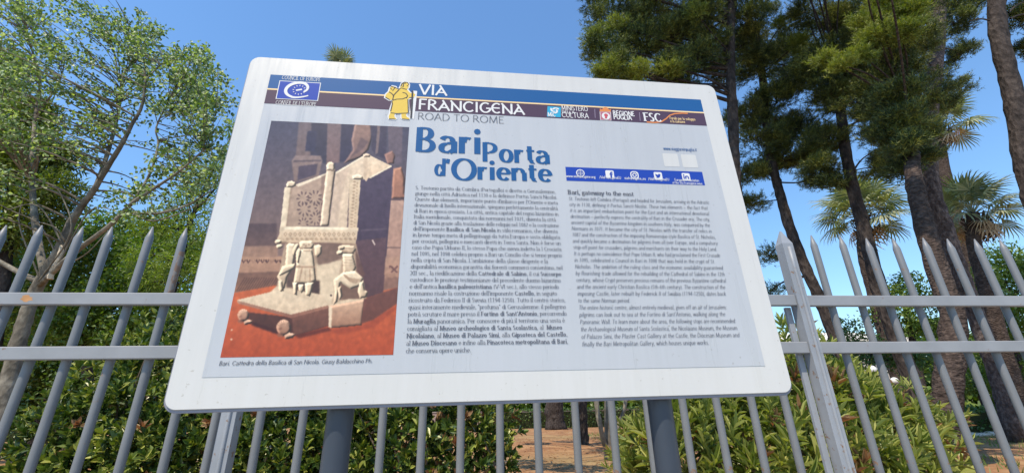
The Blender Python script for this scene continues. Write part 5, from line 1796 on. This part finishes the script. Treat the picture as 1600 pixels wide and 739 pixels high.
# ------------------------------------------------------------------ shrubs right behind the fence
def rosette_shrub(name, label, lumps, mat, seed, per, leaf, k, spread=.9, group=None, stem_mat=None, tmpl=T_LEAF, up=.35, dry=0.0, inner=.42, tall=0.0):
    """lumps: world centre x, y, z and radii; leaf rosettes sit on and in the lumps"""
    g = np.random.default_rng(seed)
    L = np.array(lumps, float)
    base = np.array([L[:, 0].mean(), L[:, 1].mean(), ZG])
    root = thing(name, label, "shrub", base, group)
    P, D = [], []
    st = MB()
    for x, y, z, rx, ry, rz in L:
        c = np.array([x, y, z])
        n = int(2.4 * per * (rx * ry + ry * rz + rx * rz) * 4.0)
        d = rdir(n, g)
        s = np.where(g.random(n) < inner, g.uniform(.35, .85, n), g.normal(1.0, .09, n))
        q = c + d * s[:, None] * np.array([rx, ry, rz]) * (1 + .16 * np.sin(d[:, :1] * 7 + seed) * np.cos(d[:, 2:] * 6 + x))
        ok = q[:, 2] > ZG + .02
        # keep rosettes that are not deep inside another lump
        for x2, y2, z2, a, b_, c_ in L:
            if (x2, y2, z2) != (x, y, z):
                ok &= (((q - [x2, y2, z2]) / [a, b_, c_]) ** 2).sum(1) > .3
        P.append(q[ok])
        D.append(unit(d[ok] + np.array([0, -.15, up]) + g.normal(size=(ok.sum(), 3)) * .25))
        m = max(5, int(9 * rx))
        for _ in range(m):
            e = c + rdir(1, g)[0] * np.array([rx, ry, rz]) * .85
            f = np.array([x + g.normal() * rx * .25, y + g.normal() * ry * .25, ZG - .02])
            st.tube([f, (f + e) / 2 + g.normal(size=3) * .06, e], [.014, .010, .004], 5, False)
    P, D = np.vstack(P), np.vstack(D)
    n = len(P)
    A = unit(np.cross(D, np.array([.3, .2, .9]) + g.normal(size=(n, 3)) * .2))
    B = np.cross(D, A)
    P2 = np.repeat(P, k, 0)
    ph = (np.arange(n * k) % k) * 2.39996 + np.repeat(g.uniform(0, 6, n), k)
    tl = np.tile(np.linspace(.25, 1, k), n) * spread + g.normal(size=n * k) * .12
    rad = np.cos(ph)[:, None] * np.repeat(A, k, 0) + np.sin(ph)[:, None] * np.repeat(B, k, 0)
    D2 = np.repeat(D, k, 0)
    dl = unit(D2 * np.cos(tl)[:, None] + rad * np.sin(tl)[:, None])
    nl = unit(D2 * np.sin(tl)[:, None] - rad * np.cos(tl)[:, None] * -1.0 * 0 + D2 * .6 - rad * .2)
    szr = np.repeat(g.uniform(.6, 1.2, n), k) * g.uniform(.65, 1.25, n * k)
    P2 = P2 - D2 * (np.tile(np.linspace(0, 1, k), n) * .5 * leaf[0])[:, None] + (tall and 1) * 0
    V, F = leaves(P2, dl, nl, leaf[0] * szr, leaf[1] * szr, tmpl)
    if dry:
        nf = len(tmpl[1])
        sel = np.repeat(np.repeat(g.random(n) < dry, k), nf)
        nv = len(tmpl[0])
        leaf_obj("foliage", V, F[~sel], mat, root, base)
        leaf_obj("dry_foliage", V, F[sel], m_dry, root, base)
    else:
        leaf_obj("foliage", V, F, mat, root, base)
    st.build("stems", m_twig, root, base)
    return root


def lump(px, py, d, rx, ry, rz):
    p = at(px, py, d)
    return (p[0], p[1], p[2], rx, ry, rz)


GS = "broadleaf shrubs close behind the fence"
rosette_shrub("rosette_shrub", "big sunlit shrub with glossy leaf rosettes below the sign's left corner", 
              [lump(150, 690, 3.3, .42, .4, .42), lump(215, 640, 3.4, .38, .4, .45), lump(110, 735, 3.2, .3, .35, .4), lump(270, 700, 3.2, .40, .4, .45), lump(250, 590, 3.7, .42, .4, .42), lump(280, 545, 4.0, .36, .4, .36), lump(330, 650, 3.5, .40, .4, .5), lump(200, 770, 3.0, .5, .4, .35)],
              m_pitto, 61, 84, (.064, .027), 9, 1.0, GS, dry=.012)
rosette_shrub("rosette_shrub", "darker glossy shrub under the sign around its left post",
              [lump(390, 690, 3.3, .38, .4, .5), lump(450, 660, 3.4, .38, .4, .5), lump(510, 690, 3.4, .38, .4, .5), lump(430, 760, 3.1, .4, .35, .4), lump(560, 660, 3.6, .40, .4, .5), lump(540, 740, 3.3, .36, .35, .4)],
              m_pitto, 62, 80, (.063, .026), 9, 1.0, GS, dry=.02)
rosette_shrub("rosette_shrub", "shrub with yellowing leaves right of the sign's left post",
              [lump(610, 690, 3.3, .32, .35, .45), lump(660, 665, 3.4, .36, .35, .45), lump(640, 750, 3.1, .32, .35, .35), lump(710, 700, 3.4, .28, .35, .42), lump(755, 680, 3.6, .24, .3, .48), lump(745, 745, 3.4, .24, .3, .38), lump(690, 760, 3.2, .3, .3, .3)],
              m_pitto, 63, 80, (.060, .026), 9, 1.0, GS, dry=.05)
rosette_shrub("oleander_shrub", "yellow green long leaved shrub right of the sign's right post",
              [lump(1060, 690, 3.5, .34, .35, .5), lump(1110, 650, 3.7, .36, .35, .48), lump(1150, 700, 3.4, .38, .35, .5), lump(1100, 750, 3.2, .34, .3, .4), lump(1200, 670, 3.6, .34, .35, .5), lump(1240, 610, 3.9, .36, .35, .55), lump(1200, 750, 3.2, .4, .3, .35), lump(1010, 700, 4.0, .22, .25, .22), lump(985, 715, 4.4, .2, .2, .2)],
              m_olean, 64, 36, (.125, .020), 10, 1.1, None, dry=.06, up=.7)
rosette_shrub("oleander_shrub", "long leaved shrub with some dry brown sprays right of the fence post",
              [lump(1290, 640, 3.9, .40, .35, .5), lump(1330, 690, 3.7, .42, .35, .5), lump(1380, 662, 4.1, .42, .35, .34), lump(1300, 750, 3.3, .42, .3, .4), lump(1400, 715, 3.9, .40, .35, .42), lump(1430, 690, 4.4, .34, .3, .42), lump(1390, 765, 3.5, .4, .3, .3), lump(1260, 605, 4.4, .36, .3, .36), lump(1345, 640, 4.6, .36, .3, .22)],
              m_olean, 65, 36, (.125, .020), 10, 1.1, None, dry=.13, up=.7)

# ------------------------------------------------------------------ hedges, far planting
def hedge(label, px0, px1, d0, d1, z_top, thick, seed, mat=None):
    g = np.random.default_rng(seed)
    a, c = at(px0, 640, d0), at(px1, 640, d1)
    a[2] = c[2] = ZG
    L = np.linalg.norm(c - a)
    e = (c - a) / L
    nrm = np.array([e[1], -e[0], 0])
    root = thing("clipped_hedge", label, "hedge", (a + c) / 2)
    h = z_top - ZG
    n = int(L * (h * 2 + thick) * 130)
    n = min(n, 22000)
    s = g.random(n) * L
    f = g.choice(3, n, p=[.42, .40, .18])
    q = np.where(f == 0, -thick / 2, np.where(f == 2, thick / 2, g.uniform(-thick / 2, thick / 2, n))) + g.normal(size=n) * .05
    z = np.where(f == 1, h + g.normal(size=n) * .035, g.uniform(0, h, n))
    P = a + e * s[:, None] - nrm * q[:, None] * -1.0 + EZ * z[:, None]
    D = rdir(n, g) + np.where((f == 1)[:, None], EZ, nrm * np.sign(q)[:, None]) * .8
    V, F = leaves(P, D, D + rdir(n, g) * .9, .13, .075, T_DIA)
    leaf_obj("foliage", V, F, mat or m_hedge, root, (a + c) / 2)
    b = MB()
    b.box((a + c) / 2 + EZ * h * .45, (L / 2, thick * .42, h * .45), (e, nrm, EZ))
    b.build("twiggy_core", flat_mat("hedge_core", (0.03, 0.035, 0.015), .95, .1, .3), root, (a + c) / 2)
    return root


hedge("low dark clipped hedge across the park beyond the bare earth", 760, 1260, 30, 31, ZG + 1.05, .9, 71)
hedge("clipped hedge at the far left with a sunlit top", -160, 90, 24, 25, ZG + 1.15, .9, 72)
hedge("low clipped hedge at the right with a row of white stones at its foot", 1440, 1720, 14.0, 15.0, ZG + .66, .8, 73)

# white stones along that hedge
m_stone = flat_mat("white_stone", (0.50, 0.45, 0.38), .85, .2, .12)
g = np.random.default_rng(8)
for k in range(14):
    px = 1488 + k * 10 + g.normal() * 2
    p = at(px, 660, 13.35 + (px - 1440) * .0036)
    mb = MB()
    n = 9
    V = [(0, 0, .09)]
    for zz, rr_ in ((.07, .08), (.02, .12), (-.03, .10)):
        V += [(math.cos(a) * rr_ * g.uniform(.75, 1.2) * 1.2, math.sin(a) * rr_ * g.uniform(.8, 1.2), zz * g.uniform(.8, 1.2)) for a in np.arange(n) / n * 2 * math.pi]
    tr = [(0, 1 + i, 1 + (i + 1) % n) for i in range(n)]
    q = [(1 + l * n + i, 1 + (l + 1) * n + i, 1 + (l + 1) * n + (i + 1) % n, 1 + l * n + (i + 1) % n) for l in range(2) for i in range(n)]
    mb.add(V, q, tr)
    o = mb.build("white_stone", m_stone)
    s_ = float(g.uniform(.8, 1.35))
    o.scale = (s_, s_, s_)
    o.location = (p[0], p[1], gz(p[0], p[1]) + .01)
    tag(o, "white stone in the row along the foot of the right hedge", "stone", "white stones along the hedge foot")


# slim bare trunks in the middle gap
def bare_tree(label, rows, r0, r1, forks, bark, seed, crown=None, shade=(), name="park_tree"):
    path = to_ground(px_path(rows, 5))
    base = path[-1].copy()
    base[2] = ZG
    root = thing(name, label, "tree", base)
    t = MB()
    trunk(t, path, r0, r1, 10, .08, seed)
    for f, a, b_ in forks:
        p = px_path(f, 4)
        t.tube(p, np.linspace(a, b_, len(p)), 7, False, .06, seed)
    t.build("trunk", bark, root, base, True)
    if crown:
        gg = np.random.default_rng(seed)
        P, D = [], []
        for gpx, gpy, h, r_, n in shade:                      # boughs whose shade falls on the soil seen at this pixel
            d_ = FWD * F_PX + RIGHT * (gpx - 800) + UP * (369.5 - gpy)
            gp = CAM + d_ * ((ZG - CAM[2]) / d_[2])
            c = gp + np.array(TO_SUN) / TO_SUN.z * h
            q, dd = clump_leaves(c, r_, n, gg, .5)
            P.append(q)
            D.append(dd)
            t2 = MB()
            twig_to(t2, path[:len(path) // 2], np.linspace(r0, r1, len(path) // 2), c, gg, .1, .012, 5, 8, .8)
            t2.build("bough", bark, root, base)
        for x, y, d, r_, n in crown:
            q, dd = clump_leaves(at(x, y, d), r_, n, gg)
            P.append(q)
            D.append(dd)
        P, D = np.vstack(P), np.vstack(D)
        V, F = leaves(P, D + rdir(len(P), gg), rdir(len(P), gg) + EZ * .6, .12, .06, T_DIA)
        leaf_obj("crown", V, F, m_broad, root, base)
    return root


bare_tree("slim forked pale trunk standing on the bare earth left of the sign's right post", [(952, 560, 9.0), (950, 620, 9.0), (950, 660, 9.0), (952, 700, 9.0)], .055, .085,
          [([(954, 712, 8.95), (944, 692, 8.9), (938, 664, 8.8), (932, 630, 8.8), (928, 560, 8.8)], .05, .045), ([(956, 690, 9.0), (966, 664, 9.1), (976, 636, 9.1), (986, 570, 9.1)], .045, .035)], m_bark_pop, 81,
          [(930, 470, 9, 1.2, 900), (990, 440, 9.3, 1.2, 900), (950, 380, 9.2, 1.3, 900), (900, 420, 9.2, 1.0, 700)],
          [(800, 722, 2.6, .55, 900), (860, 730, 2.6, .5, 800), (905, 735, 2.6, .45, 600), (840, 694, 3.0, .40, 420), (890, 690, 3.0, .5, 600), (925, 694, 3.0, .4, 420)])
bare_tree("dark upright trunk in the middle gap below the sign", [(908, 560, 13), (909, 620, 13), (910, 665, 13), (911, 690, 13)], .13, .16, [], m_bark_pine, 82,
          [(880, 420, 13, 1.6, 1200), (940, 400, 13, 1.6, 1200), (900, 340, 13, 1.6, 1200)])
bare_tree("thick far trunk growing before the low hedge", [(865, 540, 27), (866, 600, 27), (866, 640, 27), (867, 658, 27)], .42, .55, [], m_bark_pine, 83,
          [(820, 480, 27, 3.2, 1500), (880, 450, 27, 3.2, 1500), (930, 480, 27, 3.0, 1300)])

# far pale wall and far tree band closing the view between the trunks
wl = thing("far_wall", "low pale pink wall far beyond the clipped hedge", "wall", (6, 46, ZG))
mb = MB()
mb.box((6, 46, ZG + .6), (16, .15, .6))
mb.build("wall_body", flat_mat("far_wall_render", (0.30, 0.22, 0.19), .9, .2, .15), wl, (6, 46, ZG))
mb = MB()
mb.box((6, 46, ZG + 1.23), (16.1, .22, .03))
mb.build("coping", flat_mat("far_wall_coping", (0.36, 0.32, 0.28), .9, .2, .1), wl, (6, 46, ZG))
g = np.random.default_rng(91)
n = 42000
th = g.uniform(-1.15, 1.15, n)
rr = g.uniform(62, 76, n)
hh = 7.0 + 1.6 * np.sin(th * 19) + 1.0 * np.sin(th * 43 + 1)
P = np.stack([np.sin(th) * rr, np.cos(th) * rr, ZG + g.random(n) ** 1.3 * hh], 1)
V, F = leaves(P, rdir(n, g), rdir(n, g) + np.array([0, -.4, .6]), 1.0, .7, T_DIA)
o = link("far_trees", np_mesh("far_trees", V, F, m_broad))
o['kind'] = 'stuff'
tag(o, "far band of green trees closing the park behind the wall", "trees", None, 'stuff')

# ------------------------------------------------------------------ pale roofed building seen under the rails
c = at(1262, 522, 38)
bo = np.array([c[0], c[1], ZG])
bl = thing("pale_building", "low building with a pale flat roof seen between the fence rails right of the sign", "building", bo)
zt = c[2]
mb = MB()
mb.box((bo[0] + 1.0, bo[1] + 4, (zt - .9 + ZG) / 2), (6.5, 4, (zt - .9 - ZG) / 2))
mb.build("wall", flat_mat("building_render", (0.40, 0.37, 0.33), .9, .2, .12), bl, bo)
mb = MB()
V = [(bo[0] + 1 + sx * 7.0, bo[1] + 4 + sy * 4.6, zt - .9 + dz) for dz in (0.002, .35) for sx, sy in ((-1, -1), (1, -1), (1, 1), (-1, 1))]
V += [(bo[0] + 1 - 5.5, bo[1] + 4, zt + .75), (bo[0] + 1 + 5.5, bo[1] + 4, zt + .75)]
mb.add(V, [(0, 1, 5, 4), (1, 2, 6, 5), (2, 3, 7, 6), (3, 0, 4, 7), (4, 5, 9, 8), (6, 7, 8, 9), (3, 2, 1, 0)], [(5, 6, 9), (7, 4, 8)])
mb.build("roof", flat_mat("pale_roof", (0.66, 0.62, 0.56), .8, .2, .08), bl, bo)
for k in range(5):
    mb = MB()
    x = bo[0] - 3.8 + k * 2.3
    mb.box((x, bo[1] + .02, zt - 2.4), (.55, .06, .75))
    w_ = mb.build("window", flat_mat("window_frame", (0.6, 0.58, 0.54), .6), bl, bo)
    mb = MB()
    mb.box((x, bo[1] - .045, zt - 2.4), (.46, .01, .66))
    mb.build("pane", flat_mat("window_glass", (0.03, 0.04, 0.05), .08, .8), w_, bo)

# globe lamps among the shrubs
m_globe = flat_mat("lamp_globe", (0.72, 0.73, 0.72), .15, .6)
for (x, y, d), lab in zip(((1363, 577, 9.0), (1398, 595, 9.6)), ("white globe garden lamp above the dry leaved shrub", "second white globe lamp, lower and nearer the rough trunk")):
    p = at(x, y, d)
    root = thing("garden_lamp", lab, "lamp", (p[0], p[1], ZG), "globe lamps in the park")
    mb = MB()
    ph = np.linspace(0, math.pi, 10)
    mb.tube([p + EZ * (-.075 * math.cos(a)) for a in ph], [max(.002, .075 * math.sin(a)) for a in ph], 16, True)
    mb.build("globe", m_globe, root, (p[0], p[1], ZG), True)
    mb = MB()
    mb.tube([(p[0], p[1], ZG - .02), (p[0], p[1], p[2] - .08)], .025, 10)
    mb.tube([(p[0], p[1], p[2] - .10), (p[0], p[1], p[2] - .055)], [.03, .05], 10)
    mb.build("lamp_post", m_post, root, (p[0], p[1], ZG), True)

# ------------------------------------------------------------------ grass and leaf litter
g = np.random.default_rng(95)
n = 15000
x = g.uniform(2.5, 22, n)
y = g.uniform(5.5, 22, n)
keep = np.sin(x * .9 + y * .35) + g.normal(size=n) * .5 > -.3
x, y = x[keep], y[keep]
P = np.stack([x, y, ZG + 0.03 * np.sin(x * 1.3 + 0.7) * np.cos(y * 0.9) + 0.02 * np.sin(x * 3.1) * np.sin(y * 2.3) - .005], 1)
V, F = leaves(P, rdir(len(P), g) * .6 + EZ, rdir(len(P), g) + np.array([0, -1, .2]), g.uniform(.05, .14, len(P)), .018, T_NEED)
o = link("lawn_grass", np_mesh("lawn_grass", V, F, m_grass))
tag(o, "thin patchy grass on the park ground at the right", "grass", None, 'stuff')
n = 9000
y = 4.5 + 26 * g.random(n) ** 1.6
x = g.uniform(-.75, .75, n) * (1 + y)
P = np.stack([x, y, ZG + 0.03 * np.sin(x * 1.3 + 0.7) * np.cos(y * 0.9) + 0.02 * np.sin(x * 3.1) * np.sin(y * 2.3) + .008], 1)
V, F = leaves(P, rdir(n, g) * np.array([1, 1, .12]), EZ + rdir(n, g) * .3, g.uniform(.04, .10, n), g.uniform(.015, .04, n), T_DIA)
o = link("leaf_litter", np_mesh("leaf_litter", V, F, m_dry))
tag(o, "scattered dry leaves and needles lying on the bare earth", "leaf litter", None, 'stuff')
